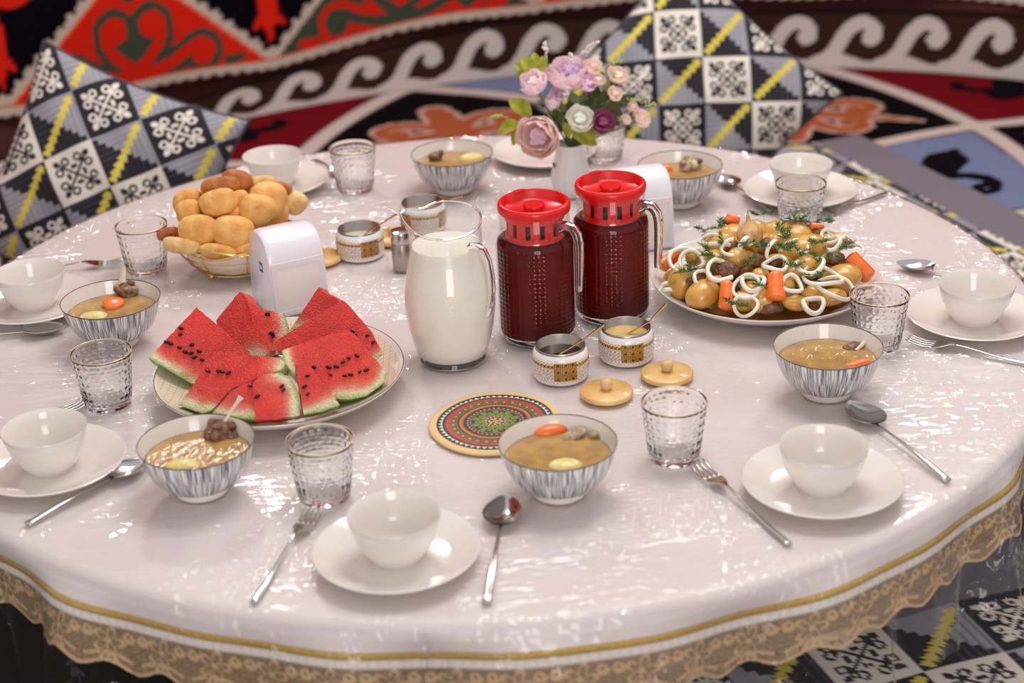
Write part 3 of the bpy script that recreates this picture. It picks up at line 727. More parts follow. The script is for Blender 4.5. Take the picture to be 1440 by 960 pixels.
# gold band
X = np.stack([drape(s, e) for s, e in ((.022, .001), (.023, .0030), (.025, .0036), (.028, .0036), (.030, .003), (.0305, .001))])
gb = obj('gold_band', grid_mesh('gold_band', X, closeu=True), mat('gold_braid', (186, 142, 66), .45, .5, noise=(900, (226, 196, 120), .45, .6), bump=(700, .002)), cloth)
gb['label'] = 'narrow gold braid band'
# lace
def lace():
    global ang, NA
    keep = ang
    NA2 = 2880; ang = np.linspace(0, 2*PI, NA2, endpoint=False)
    ss = np.linspace(.028, .106, 44); X = np.stack([drape(s, .0015) for s in ss])
    U, V = np.meshgrid(ang*RT_, ss-.028)
    per = 5.372/76
    bot = .068+.006*np.cos(2*PI*U/per)
    X[..., 2] = np.where(V > bot, np.take_along_axis(X[..., 2], np.abs(V-bot).argmin(0)[None, :].repeat(len(ss), 0), 0), X[..., 2])
    P = np.stack([np.mod(U.ravel(), per)-per/2, V.ravel()], 1)
    m = np.full(len(P), .38)
    net = (np.abs(np.mod((P[:, 0]+P[:, 1])*210, 1)-.5) < .16) | (np.abs(np.mod((P[:, 0]-P[:, 1])*210, 1)-.5) < .16)
    m[net] = .55
    d = np.hypot(P[:, 0], P[:, 1]-.035); a = np.arctan2(P[:, 1]-.035, P[:, 0])
    pet = .016*np.abs(np.cos(a*2.5))+.003
    m[(np.abs(d-pet) < .0024)] = 1.0; m[d < .004] = 1.0
    for sgn in (-1, 1):
        m[stroke(P, [(sgn*.004, .05), (sgn*.020, .078)], .0022)] = 1
        m[stroke(P, spiral((sgn*.026, .026), .007, .003, 0, 500, 30), .0018)] = 1
        m[stroke(P, [(sgn*.012, .052), (sgn*.028, .058)], .0022)] = 1
    m[stroke(P, [(0, .05), (0, .07)], .002)] = 1
    m[P[:, 1] < .014] = .9
    m[(P[:, 1] < .016) & (np.hypot(np.mod(P[:, 0], .0118)-.0059, P[:, 1]-.008) < .0045)] = 1.0
    m[P[:, 1] > (bot-.004).ravel()] = 1.0
    c1 = np.array(lin((192, 158, 122))); c2 = np.array(lin((226, 212, 202)))
    C = np.tile(c1, (len(P), 1)); C[P[:, 1] < .016] = c2
    C = np.concatenate([C, m[:, None]], 1)
    me = grid_mesh('lace_trim', X, closeu=True); set_col(me, C)
    ang = keep
    ml, nt, b, out = new_mat('beige_lace')
    at_ = nt.nodes.new('ShaderNodeAttribute'); at_.attribute_name = 'Col'
    nt.links.new(at_.outputs['Color'], b.inputs['Base Color']); nt.links.new(at_.outputs['Alpha'], b.inputs['Alpha']); b.inputs['Roughness'].default_value = .8
    o = obj('lace_trim', me, ml, cloth); o['label'] = 'beige flowered lace trim'
lace()

# clear film over the cloth
def film_material():
    m, nt, b, out = new_mat('clear_film'); nt.nodes.remove(b)
    tr = nt.nodes.new('ShaderNodeBsdfTransparent'); tr.inputs[0].default_value = (.985, .985, .985, 1)
    gl = nt.nodes.new('ShaderNodeBsdfGlossy'); gl.inputs['Roughness'].default_value = .035; gl.inputs[0].default_value = (1, 1, 1, 1)
    fr, ff = schlick(nt, 1.42)
    mx = nt.nodes.new('ShaderNodeMixShader')
    nt.links.new(ff, mx.inputs[0]); nt.links.new(tr.outputs[0], mx.inputs[1]); nt.links.new(gl.outputs[0], mx.inputs[2]); nt.links.new(mx.outputs[0], out.inputs[0])
    tc = nt.nodes.new('ShaderNodeTexCoord')
    def noise(scale, stretch, rot, detail, dist):
        mp = nt.nodes.new('ShaderNodeMapping'); mp.inputs['Scale'].default_value = stretch; mp.inputs['Rotation'].default_value = (0, 0, rot)
        n = nt.nodes.new('ShaderNodeTexNoise'); n.inputs['Scale'].default_value = scale; n.inputs['Detail'].default_value = detail; n.inputs['Distortion'].default_value = dist
        nt.links.new(tc.outputs['Object'], mp.inputs[0]); nt.links.new(mp.outputs[0], n.inputs['Vector']); return n.outputs['Fac']
    def mth(op, a, b_=None, c=None):
        n = nt.nodes.new('ShaderNodeMath'); n.operation = op
        for i, v in enumerate((a, b_, c)):
            if v is None: continue
            if isinstance(v, (int, float)): n.inputs[i].default_value = v
            else: nt.links.new(v, n.inputs[i])
        return n.outputs[0]
    def ridge(f): return mth('SUBTRACT', 1.0, mth('MULTIPLY', mth('ABSOLUTE', mth('SUBTRACT', f, .5)), 4.0))
    r1 = ridge(noise(10, (1, 3.2, 1), .35, .6, 1.0)); r2 = ridge(noise(10, (3.2, 1, 1), -.5, .6, 1.0)); r3 = ridge(noise(26, (1, 2.2, 1), .2, 1, .6))
    mask = noise(3.2, (1, 1, 1), 0, 1, 0)
    rmp = nt.nodes.new('ShaderNodeMapRange'); rmp.inputs['From Min'].default_value = .42; rmp.inputs['From Max'].default_value = .58
    nt.links.new(mask, rmp.inputs['Value'])
    a = mth('MULTIPLY', r1, rmp.outputs[0]); bb = mth('MULTIPLY', r2, mth('SUBTRACT', 1.0, rmp.outputs[0]))
    mask2 = noise(5.0, (1, 1, 1), 1.3, 1, 0)
    rm2 = nt.nodes.new('ShaderNodeMapRange'); rm2.inputs['From Min'].default_value = .46; rm2.inputs['From Max'].default_value = .62
    nt.links.new(mask2, rm2.inputs['Value'])
    h = mth('MULTIPLY', mth('ADD', mth('ADD', a, bb), mth('MULTIPLY', r3, .35)), mth('ADD', mth('MULTIPLY', rm2.outputs[0], .9), .1))
    bp = nt.nodes.new('ShaderNodeBump'); bp.inputs['Distance'].default_value = .012; bp.inputs['Strength'].default_value = 1.0
    nt.links.new(h, bp.inputs['Height']); nt.links.new(bp.outputs[0], gl.inputs['Normal'])
    return m
rows = []
for r in np.linspace(.002, RT_-.010, 30): rows.append(np.stack([r*np.cos(ang), r*np.sin(ang), np.full(NA, T+.0022)], -1))
for t in np.linspace(0, 1, 9)[1:]:
    a_ = t*PI/2*.94; r = RT_-.010+.018*math.sin(a_); z = T+.0022-.017*(1-math.cos(a_))
    rows.append(np.stack([r*np.cos(ang), r*np.sin(ang), np.full(NA, z)], -1))
for s in np.linspace(.006, .185, 26):
    k = s/.185
    d_ = drape(s, .006+.004*k); f2 = (.012*np.sin(ang*43+1)+.010*np.sin(ang*67))*k
    d_[:, 0] += f2*np.cos(ang); d_[:, 1] += f2*np.sin(ang); rows.append(d_)
o = obj('clear_table_film', grid_mesh('clear_table_film', np.stack(rows)[::-1], closeu=True), film_material())
tag(o, 'clear glossy plastic film laid over the white tablecloth', 'table cover')
# a twisted tail of the film tucked at the front edge
tw = MB()
for k, (dx, h, wd) in enumerate(((-.016, .050, .013), (.014, .044, .012))):
    pts = []
    for i in range(21):
        a = 2*PI*i/20; pts.append((-.062+dx*(.4+.6*math.sin(a/2))+wd*math.sin(a), -.872-.010*math.sin(a/2), T-.012-h*(1-math.cos(a))/2))
    tw.tube(pts, .0026, 6, flat=.5)
tw.tube([(-.066, -.862, T-.006), (-.062, -.872, T-.016), (-.058, -.868, T-.028)], [.004, .006, .003], 8)
tw.build('film_twist', thin_glass('film_twist_clear', 1.5, (.97, .97, .97)), o)

# ------------------------------------------------------------------ china
M_china = mat('white_china', (229, 220, 212), .12, coat=.4)
M_steel = mat('steel', (200, 196, 194), .16, 1.0)
M_gold = mat('gold', (222, 184, 112), .22, 1.0)
M_palegold = mat('pale_gold', (236, 212, 168), .3, .8)
def plate_mesh():
    return MB().lathe([(0, .004), (.052, .004), (.054, 0), (.060, 0), (.062, .004), (.082, .010), (.0985, .0175), (.1, .0195), (.0985, .0205), (.082, .0135), (.066, .009), (.060, .0075), (0, .0075)], 72).mesh('saucer_plate', True, 50)
def cup_mesh():
    h = .0585
    return MB().lathe([(0, .003), (.027, .003), (.028, 0), (.031, 0), (.0325, .004), (.041, .016), (.048, .030), (.0525, .045), (.0553, h-.001), (.0548, h), (.0538, h-.001), (.051, .045), (.0455, .028), (.038, .014), (.029, .0075), (.024, .0065), (0, .006)], 64).mesh('tea_cup', True, 50)
pm, cm = plate_mesh(), cup_mesh()
seat = ['in front of the soup with folded meat', 'beside the spoon near the clear-broth soup bowl', 'next to the fork by the meat platter', 'behind the meat platter and its tumbler',
        'behind the bread basket', 'beside the soup with a round carrot slice', 'beside the soup with a white bone', 'behind the flower vase']
for k, (x, y) in enumerate(PLATES):
    p = obj('saucer_plate', pm, M_china, None, (x, y, TZ-.0005)); tag(p, 'white china plate '+seat[k], 'plate', 'white plates round the table')
    if k < 7:
        c = obj('tea_cup', cm, M_china, None, (x, y, TZ+.0065)); tag(c, 'empty white tea cup on the plate '+seat[k], 'cup', 'white tea cups round the table')

# --- soup bowls
def stripe_mat():
    m, nt, b, out = new_mat('striped_glaze')
    tc = nt.nodes.new('ShaderNodeTexCoord'); sp = nt.nodes.new('ShaderNodeSeparateXYZ'); nt.links.new(tc.outputs['Object'], sp.inputs[0])
    at_ = nt.nodes.new('ShaderNodeMath'); at_.operation = 'ARCTAN2'; nt.links.new(sp.outputs[1], at_.inputs[0]); nt.links.new(sp.outputs[0], at_.inputs[1])
    cb = nt.nodes.new('ShaderNodeCombineXYZ')
    m1 = nt.nodes.new('ShaderNodeMath'); m1.operation = 'MULTIPLY'; m1.inputs[1].default_value = 62; nt.links.new(at_.outputs[0], m1.inputs[0])
    m2 = nt.nodes.new('ShaderNodeMath'); m2.operation = 'MULTIPLY'; m2.inputs[1].default_value = 22; nt.links.new(sp.outputs[2], m2.inputs[0])
    nt.links.new(m1.outputs[0], cb.inputs[0]); nt.links.new(m2.outputs[0], cb.inputs[1])
    n = nt.nodes.new('ShaderNodeTexNoise'); n.inputs['Scale'].default_value = 1.0; n.inputs['Detail'].default_value = 1; nt.links.new(cb.outputs[0], n.inputs['Vector'])
    r = nt.nodes.new('ShaderNodeValToRGB'); e = r.color_ramp.elements
    e[0].position = .47; e[0].color = L4((100, 101, 111)); e[1].position = .53; e[1].color = L4((226, 222, 220))
    nt.links.new(n.outputs[0], r.inputs[0]); nt.links.new(r.outputs[0], b.inputs['Base Color'])
    b.inputs['Roughness'].default_value = .2; b.inputs['Coat Weight'].default_value = .4
    return m
M_stripe = stripe_mat()
HB = .0715
me_in = MB().lathe([(.0735, HB-.001), (.070, .055), (.062, .037), (.050, .021), (.035, .0115), (.02, .009), (0, .0085)], 72).mesh('inner_glaze')
me_out = MB().lathe([(.0365, .010), (.050, .0175), (.062, .032), (.070, .052), (.0742, HB-.0015)], 72).mesh('striped_side')
me_foot = MB().lathe([(0, .004), (.030, .004), (.031, 0), (.034, 0), (.035, .003), (.0365, .010)], 64).mesh('foot')
me_rim = MB().lathe([(.0742, HB-.0015), (.0747, HB-.0004), (.0742, HB+.0003), (.0735, HB-.001)], 72).mesh('rim')
me_broth = MB().lathe([(0, .0095), (.034, .0122), (.049, .0217), (.0600, .036), (.0668, .049), (.0672, .0502), (.064, .0499), (0, .0500)], 64).mesh('broth')
M_broth = mat('broth', (188, 150, 84), .12, coat=.3, noise=(45, (166, 128, 82), .38, .62), bump=(90, .0015))
M_rimline = mat('dark_rim_line', (72, 62, 62), .3)
SB = ['with folded meat beside the patterned coaster', 'with a white bone beside the watermelon platter', 'of clear fatty broth beside the meat platter',
      'with a round carrot slice before the bread basket', 'with pale potato behind the milk jug', 'with knobbly meat behind the napkin dispenser']
SS = ['beside the patterned coaster', 'beside the watermelon platter', 'beside the meat platter', 'before the bread basket', 'behind the milk jug', 'behind the red lidded jugs']
for k, (x, y) in enumerate(BOWLS):
    r = thing('soup_bowl', 'striped soup bowl '+SB[k], 'bowl', (x, y, TZ-.0005), rnd.random()*6, 'striped soup bowls')
    obj('striped_side', me_out, M_stripe, r); obj('inner_glaze', me_in, M_china, r); obj('foot', me_foot, M_china, r); obj('rim', me_rim, M_rimline, r)
    b = obj('broth', me_broth, M_broth, None, (x, y, TZ)); tag(b, 'yellow brown broth in the soup bowl '+SB[k], 'soup', 'broth in the soup bowls')

# --- food pieces floating in the soups
M_carrot = mat('carrot', (240, 122, 42), .3, sss=.1, coat=.3, noise=(60, (228, 100, 28), .4, .7))
M_potato = mat('boiled_potato', (232, 214, 140), .35, sss=.2, coat=.2, noise=(50, (214, 190, 108), .4, .7))
M_meat = mat('stewed_meat', (142, 98, 68), .45, coat=.25, noise=(120, (96, 60, 40), .4, .62), bump=(160, .006))
M_pale = mat('pale_meat', (178, 158, 124), .4, coat=.25, noise=(110, (140, 112, 82), .42, .62), bump=(150, .004))
M_bone = mat('bone', (222, 206, 184), .4)
def nfn(seed, amp, f=3.0):
    r = random.Random(seed); ks = [(Vector((r.uniform(-1, 1), r.uniform(-1, 1), r.uniform(-1, 1)))*f, r.uniform(0, 6)) for _ in range(7)]
    return lambda d: 1+amp*sum(math.sin(k.dot(Vector(d))+p) for k, p in ks)/2.2
def lump(name, c, r, m, seed, amp=.12, f=3.0, rot=None, parent=None, nu=28, nv=18):
    return MB().ball((0, 0, 0), r, nu, nv, rot, nfn(seed, amp, f)).build(name, m, parent, True, 80, c)
bz = TZ+.050
def food(kind, p, k):
    x, y = p; lab = 'in the soup '+SS[k]
    if kind in ('carrot', 'carrot_low'):
        z = bz+(.001 if kind == 'carrot' else -.004)
        o = lump('carrot_piece', (x, y, z), (.022, .010, .0085), M_carrot, k, .03, 2, Matrix.Rotation(.25, 3, 'Z')); tag(o, 'orange carrot piece '+lab, 'carrot')
    elif kind == 'carrot_slice':
        o = MB().lathe([(0, -.005), (.014, -.005), (.0165, -.003), (.017, 0), (.0162, .0035), (.0135, .005), (0, .0052)], 32, disp=lambda a, r, z, q: (r*(1+.05*math.sin(3*a)), z)).build('carrot_slice', M_carrot, None, True, 60, (x, y, bz+.003))
        o.rotation_euler = (.12, .1, 0); tag(o, 'round orange carrot slice '+lab, 'carrot')
    elif kind in ('potato', 'potato_low', 'egg'):
        z = bz-.004 if kind == 'potato' else bz-.012 if kind == 'potato_low' else bz-.002
        o = lump('potato_piece', (x, y, z), (.023, .016, .0095), M_potato, k+5, .04, 2); tag(o, 'pale yellow potato piece '+lab, 'potato')
    elif kind == 'meat_fold':
        r = thing('meat_piece', 'folded grey brown meat piece '+lab, 'meat', (x, y, bz))
        mb = MB()
        V = [(-.024, -.006, .004), (-.006, .012, .012), (.014, .016, .016), (.020, -.006, .012), (.006, -.018, .003), (-.012, -.012, .001), (.018, .002, .004), (-.004, .0, -.012)]
        mb.add(V, [(0, 1, 5), (1, 2, 3, 4, 5), (2, 6, 3), (0, 5, 7), (5, 4, 7), (4, 3, 6, 7), (6, 2, 7), (2, 1, 7), (1, 0, 7)])
        o = mb.build('folded_flap', M_pale, r); md = o.modifiers.new('s', 'SUBSURF'); md.levels = md.render_levels = 3
        lump('gristle', (.026, -.003, .002), (.008, .007, .006), M_pale, 4, .15, 4, None, r, 16, 10)
    elif kind == 'bone_end':
        r = thing('meat_piece', 'small meat piece with a pale bone end '+lab, 'meat', (x, y, bz-.002))
        lump('flesh', (-.006, 0, .002), (.014, .009, .006), M_meat, 9, .18, 4, None, r)
        MB().tube([(-.004, -.012, .002), (.006, -.004, .006), (.012, .006, .008), (.022, .012, .009)], [.002, .003, .003, .002], 8).build('bone', M_bone, r)
    else:
        big = {'meat_bone': .019, 'meat_bone2': .016, 'meat_bone3': .02, 'meat_small': .012}[kind]
        r = thing('meat_piece', 'shredded brown meat piece on a bone '+lab, 'meat', (x, y, bz))
        o = lump('flesh', (0, 0, .004), (big*1.05, big*.8, big*.8), M_meat if kind != 'meat_bone3' else M_pale, hash(kind) % 97 if False else len(kind)+k, .2, 5, None, r, 36, 24)
        rr = random.Random(k)
        for q in range(7):
            a = rr.uniform(0, 6.28); d = big*rr.uniform(.4, .9)
            lump('meat_shred', (d*math.cos(a), d*math.sin(a)*.8, .006+rr.uniform(0, .010)), (.0065, .004, .0055), MATS['stewed_meat'] if q % 2 else MATS['pale_meat'], q+k*9, .25, 5, None, r, 14, 9)
        if kind == 'meat_bone': MB().tube([(0, 0, .01), (.012, .006, .024), (.024, .012, .040), (.030, .015, .047)], [.003, .0022, .0024, .0042], 10).build('bone', M_bone, r)
        if kind == 'meat_bone2': MB().tube([(-.006, 0, .006), (-.004, .004, .022), (0, .008, .042)], [.0075, .0065, .0035], 10, flat=.6).build('bone', M_bone, r)
        if kind == 'meat_small': MB().tube([(0, 0, .0), (.002, .004, .016)], [.004, .003], 10).build('bone', M_bone, r)
        if kind == 'meat_bone3': lump('bone', (.006, -.010, .012), (.007, .006, .008), M_bone, 3, .2, 4, None, r, 16, 10)
for k, L in FOODS.items():
    for kind, p in L: food(kind, p, k)

# --- tumblers
M_tum = solid_glass('hammered_glass')
HG = .082
def dimple(a, r, z, k):
    """rows of hammered hollows round the wall"""
    if not (.004 < z < HG-.007): return (r, z)
    row = z/.0062; n = 26; u = a*n/(2*PI)+.5*(int(row) % 2)
    q = math.sin(PI*(u % 1))*math.sin(PI*(row % 1)); jit = .65+.35*math.sin(int(u)*7.3+int(row)*3.1)
    return (r-.0012*q*jit, z)
zz = [float(v) for v in np.linspace(.004, HG-.007, 60)]
def rw(z): return float(np.interp(z, [.002, .012, .04, HG], [.0325, .0345, .038, .043]))
me_g = MB().lathe([(0, .0005), (.030, 0), (.0325, .002)]+[(rw(z), z) for z in zz]+[(.0425, HG-.004), (.0430, HG-.001), (.0428, HG), (.0418, HG-.0005), (.0410, HG-.006), (.0366, .040), (.0325, .014), (.030, .009), (0, .008)], 156, disp=dimple).mesh('glass_body', True, 60)
bm_ = bmesh.new(); bm_.from_mesh(me_g); bmesh.ops.recalc_face_normals(bm_, faces=bm_.faces); bm_.to_mesh(me_g); bm_.free()
me_gr = MB().tube([(.0425*math.cos(2*PI*i/64), .0425*math.sin(2*PI*i/64), HG-.0002) for i in range(64)], .0007, 6, closed=True).mesh('gold_rim')
me_gb = MB().lathe([(0, .0012), (.0290, .0012), (.0310, .003), (.0305, .0072), (.027, .0076), (0, .0072)], 48, disp=lambda a, r, z, k: (r*(1+.03*math.sin(a*13)), z)).mesh('thick_base')
GL = ['beside the bamboo lids', 'in front of the watermelon platter', 'beside the watermelon, in front of a striped soup bowl', 'at the end of the meat platter by a fork', 'behind the meat platter',
      'behind the sugar bowl at the far table edge', 'beside the bread basket', 'behind the flower vase']
for k, (x, y) in enumerate(GLASSES):
    r = thing('glass_tumbler', 'gold-rimmed glass tumbler '+GL[k], 'glass', (x, y, TZ-.0005), k*.7, 'glass tumblers')
    obj('glass_body', me_g, M_tum, r); obj('gold_rim', me_gr, M_palegold, r)

# --- cutlery (built along +x from handle end to tip, then posed)
def spoon_parts(L):
    n = 26; hx = L*.70
    mb = MB(); path = []; rad = []
    for i in range(n):
        t = i/(n-1); x = hx*t
        path.append((x, 0, .0035+.006*math.sin(PI*t)*.5+.004*t)); rad.append(.0048-.0026*sm(np.array(t), .1, .9)+.0012*(1-min(1, t*12)))
    mb.tube(path, [float(r) for r in rad], 10, flat=.38)
    bl = L-hx; vs, fs = [], []; nu, nv = 20, 24
    for side in (0, 1):
        for j in range(nv+1):
            t = j/nv; x = hx-.004+(bl+.004)*t; wdt = .0215*L/.22*math.sin(PI*min(1, .07+t*.93)**.82)**.75+ (.0018 if j < nv else 0)
            for i in range(nu+1):
                s = -1+2*i/nu
                dep = .0115*(1-(s*s))*math.sin(PI*min(max(t, .02), 1))**.6
                vs.append((x, wdt*s, .0125-dep-.0025*t+(0.0013 if side == 0 else 0)))
    st = (nv+1)*(nu+1)
    for side in (0, 1):
        for j in range(nv):
            for i in range(nu):
                a = side*st+j*(nu+1)+i; q = (a, a+1, a+nu+2, a+nu+1)
                fs.append(q[::-1] if side else q)
    for j in range(nv):
        for e in (0, nu):
            a = j*(nu+1)+e; fs.append((a, a+nu+1, st+a+nu+1, st+a))
    bowl = MB(); bowl.add(vs, fs)
    return mb.mesh('handle'), bowl.mesh('bowl', True, 60)
def fork_parts(L):
    hx = L*.66; mb = MB(); n = 26; path = []; rad = []
    for i in range(n):
        t = i/(n-1); path.append((hx*t, 0, .003+.008*sm(np.array(t), .3, 1.0))); rad.append(float(.0046-.0024*sm(np.array(t), .1, .85)))
    mb.tube(path, rad, 10, flat=.4)
    hd = MB(); bl = L-hx
    prof = [(0, .0022, .011), (.08, .004, .0108), (.2, .0085, .0085), (.32, .0115, .006), (.42, .012, .0045)]
    vs, fs = [], []
    for t, w_, z in prof:
        x = hx-.002+bl*t
        vs += [(x, -w_, z+.0016), (x, w_, z+.0016), (x, w_, z), (x, -w_, z)]
    for j in range(len(prof)-1):
        a = j*4
        for i in range(4): fs.append((a+i, a+(i+1) % 4, a+4+(i+1) % 4, a+4+i))
    fs += [(3, 2, 1, 0), tuple(len(vs)-4+i for i in range(4))]
    hd.add(vs, fs)
    tn = []
    for k in range(4):
        y = -.0102+.0068*k; pts = []
        for i in range(7):
            t = .40+.6*i/6; zz = .0053-.0035*math.sin(PI*(t-.4)/.6*.6)+.011*max(0, (t-.55))**1.4*2
            pts.append((hx+bl*t, y, zz))
        tn.append(MB().tube(pts, [.0018]*5+[.0015, .0008], 6, flat=.7).mesh('tine'))
    return mb.mesh('handle'), hd.mesh('neck', True, 50), tn
CL = ['lying between a tumbler and the white plate at the table edge', 'lying beside the plate at the table edge by the bamboo lid tumbler', 'lying between a white plate and the soup with folded meat', 'lying beside the soup bowl of clear fatty broth',
      'lying by the soup with a white bone, beside a white plate', 'lying between a plate and the soup with a round carrot slice', 'lying in front of the plate by the meat platter', 'lying behind the cup near the bread basket tumbler',
      'lying behind a cup, only its tines showing by the tumbler', 'lying beside the plate behind the meat platter', 'lying behind the cup at the end of the meat platter', 'lying by the soup with knobbly meat, its handle under a plate rim', 'lying beside the tumbler behind the sugar bowl']
cache = {}
for k, (kind, a, b) in enumerate(CUT):
    a, b = Vector(a), Vector(b); L = round((b-a).length, 3)
    r = thing('table_'+kind if kind == 'fork' else ('soup_spoon' if L > .15 else 'teaspoon'), 'steel %s ' % kind+CL[k], kind, (a.x, a.y, TZ-.001), math.atan2(b.y-a.y, b.x-a.x), 'steel %ss on the table' % kind)
    key = (kind, L)
    if key not in cache: cache[key] = spoon_parts(L) if kind == 'spoon' else fork_parts(L)
    q = cache[key]; obj('handle', q[0], M_steel, r)
    if kind == 'spoon': obj('bowl', q[1], M_steel, r)
    else:
        obj('neck', q[1], M_steel, r)
        for t in q[2]: obj('tine', t, M_steel, r)

# ------------------------------------------------------------------ watermelon on its platter
M_platter = mat('cream_china', (228, 220, 206), .15, coat=.4)
def platter(name, label, c, inner=None):
    r = thing(name, label, 'platter', (c[0], c[1], TZ-.0005))
    MB().lathe([(0, .005), (.098, .005), (.100, 0), (.106, 0), (.112, .004), (.145, .016), (.170, .031), (.1762, .0375), (.1755, .0390), (.1735, .0385), (.168, .034)], 96).build('outer_side', M_china, r)
    MB().lathe([(.168, .034), (.140, .0195), (.108, .0095), (.1, .0088), (0, .0085)], 96).build('inner_dish', inner or M_china, r)
    return r
def check_china():
    m, nt, b, out = new_mat('cream_checked_china')
    tc = nt.nodes.new('ShaderNodeTexCoord')
    br = nt.nodes.new('ShaderNodeTexBrick'); br.offset = 0; br.inputs['Scale'].default_value = 1; br.inputs['Color1'].default_value = L4((232, 216, 192)); br.inputs['Color2'].default_value = L4((232, 216, 192)); br.inputs['Mortar'].default_value = L4((206, 186, 158))
    br.inputs['Brick Width'].default_value = .009; br.inputs['Row Height'].default_value = .009; br.inputs['Mortar Size'].default_value = .0006
    nt.links.new(tc.outputs['Object'], br.inputs['Vector']); nt.links.new(br.outputs['Color'], b.inputs['Base Color'])
    b.inputs['Roughness'].default_value = .15; b.inputs['Coat Weight'].default_value = .4
    return m
pw = platter('fruit_platter', 'white platter with a cream checked inside holding the watermelon slices', WPLATE, check_china())
MB().tube([(.1752*math.cos(2*PI*i/96), .1752*math.sin(2*PI*i/96), .0388) for i in range(96)], .0006, 6, closed=True).build('dark_rim_line', mat('brown_line', (96, 66, 56), .4), pw)

MEL = [(0.0, (158, 184, 98)), (.0012, (204, 216, 146)), (.004, (230, 230, 180)), (.008, (242, 222, 186)), (.0125, (238, 142, 116)), (.021, (234, 80, 68)), (.045, (231, 63, 54)), (.2, (228, 58, 50))]
def melon_col(d):
    xs = [q[0] for q in MEL]; cs = np.array([lin(q[1]) for q in MEL])
    return np.stack([np.interp(d, xs, cs[:, i]) for i in range(3)], 1)
M_melon = mat_col('watermelon_flesh', .38, .45, (420, .005), coat=.12, sss=.12, mottle=(38, .88, 1.12))
M_seed = mat('melon_seed', (34, 20, 16), .25, coat=.3)
me_seed = MB().ball((0, 0, 0), (.0042, .0062, .0022), 14, 9, None, lambda d: 1-.18*d[1]).mesh('seed')
ML = ['broad watermelon slice with a cluster of dark seeds at the outer end of the platter', 'watermelon wedge with a tall pointed tip and smooth seedless face', 'watermelon wedge with green rind standing behind the smooth pointed wedge',
      'seedless watermelon slice standing beside the napkin dispenser', 'watermelon slice leaning behind the widest seeded slice', 'widest watermelon slice with a long row of dark seeds', 'flat-topped watermelon slice behind the two small front pieces',
      'small half-hidden watermelon piece beside the rounded piece', 'small rounded watermelon piece with rind along one side', 'small triangular watermelon piece with three dark seeds']
def resample(poly, step):
    out = []; n = len(poly)
    for i in range(n):
        a, b = poly[i], poly[(i+1) % n]; m = max(1, int((b-a).length/step))
        for q in range(m): out.append((a.lerp(b, q/m), i, q/m))
    return out
for k, S in enumerate(SLICES):
    P = [Vector(p)+Vector((0, 0, TZ)) for p in S['pts']]; n = Vector(S['n']).normalized(); t = S['t']
    cen = sum(P, Vector())/len(P)
    ax = n.cross(Vector((0, 0, 1))).normalized(); ay = ax.cross(n)*-1
    if ay.z < 0: ay = -ay
    root = thing('watermelon_slice', ML[k], 'watermelon', tuple(cen), 0, 'watermelon slices')
    bm = bmesh.new(); rs = resample(P, .010)
    npt = len(rs); layers = 5; rings = []
    rr = random.Random(k)
    for l in range(layers):
        f = l/(layers-1); row = []
        for (p, i, q) in rs:
            d = p-cen; shr = 1-.05*f
            row.append(bm.verts.new(d*shr-n*(t*f)))
        rings.append(row)
    for A_, B_ in zip(rings, rings[1:]):
        for i in range(npt): bm.faces.new((A_[i], A_[(i+1) % npt], B_[(i+1) % npt], B_[i]))
    bm.faces.new(rings[0][::-1]); bm.faces.new(rings[-1])
    bmesh.ops.recalc_face_normals(bm, faces=bm.faces)
    caps = [f for f in bm.faces if len(f.verts) > 6]
    bmesh.ops.triangulate(bm, faces=caps, quad_method='BEAUTY', ngon_method='BEAUTY')
    for it in range(3):
        ed = [e for e in bm.edges if e.calc_length() > .007]
        if ed: bmesh.ops.subdivide_edges(bm, edges=ed, cuts=1, use_grid_fill=False); bmesh.ops.triangulate(bm, faces=[f for f in bm.faces if len(f.verts) > 3])
    me = bpy.data.meshes.new('flesh'); bm.to_mesh(me); bm.free()
    V = np.zeros(len(me.vertices)*3, np.float32); me.vertices.foreach_get('co', V); V = V.reshape(-1, 3)
    nn = np.array(n); dep = -(V@nn); F = V+dep[:, None]*nn; shr = 1-.05*np.clip(dep/t, 0, 1); F = F/shr[:, None]
    D = np.full(len(V), 9.0)
    for chain in S['rind']:
        pts = [np.array(P[i]-cen) for i in chain]
        for a_, b_ in zip(pts, pts[1:]):
            dd = b_-a_; tt = np.clip(((F-a_)@dd)/(dd@dd), 0, 1); D = np.minimum(D, np.linalg.norm(F-a_-tt[:, None]*dd, axis=1))
    set_col(me, melon_col(D*(1+.25*np.sin(F[:, 0]*90)*np.sin(F[:, 2]*80))))
    rough = np.random.RandomState(k).normal(0, .0003, V.shape)
    inner = D > .02; V = V+rough*inner[:, None]
    me.vertices.foreach_set('co', V.astype(np.float32).reshape(-1))
    me.polygons.foreach_set('use_smooth', [True]*len(me.polygons)); me.set_sharp_from_angle(angle=math.radians(42)); me.update()
    obj('flesh', me, M_melon, root)
    m3 = Matrix((ax, ay, n)).transposed()
    for q, sp in enumerate(S['seeds']):
        o = obj('seed', me_seed, M_seed, root); o.location = Vector(sp)+Vector((0, 0, TZ))-cen+n*.0004
        o.rotation_euler = (m3 @ Matrix.Rotation(rr.uniform(-.6, .6), 3, 'Z')).to_euler(); s = rr.uniform(.75, 1.1); o.scale = (s, s, s)

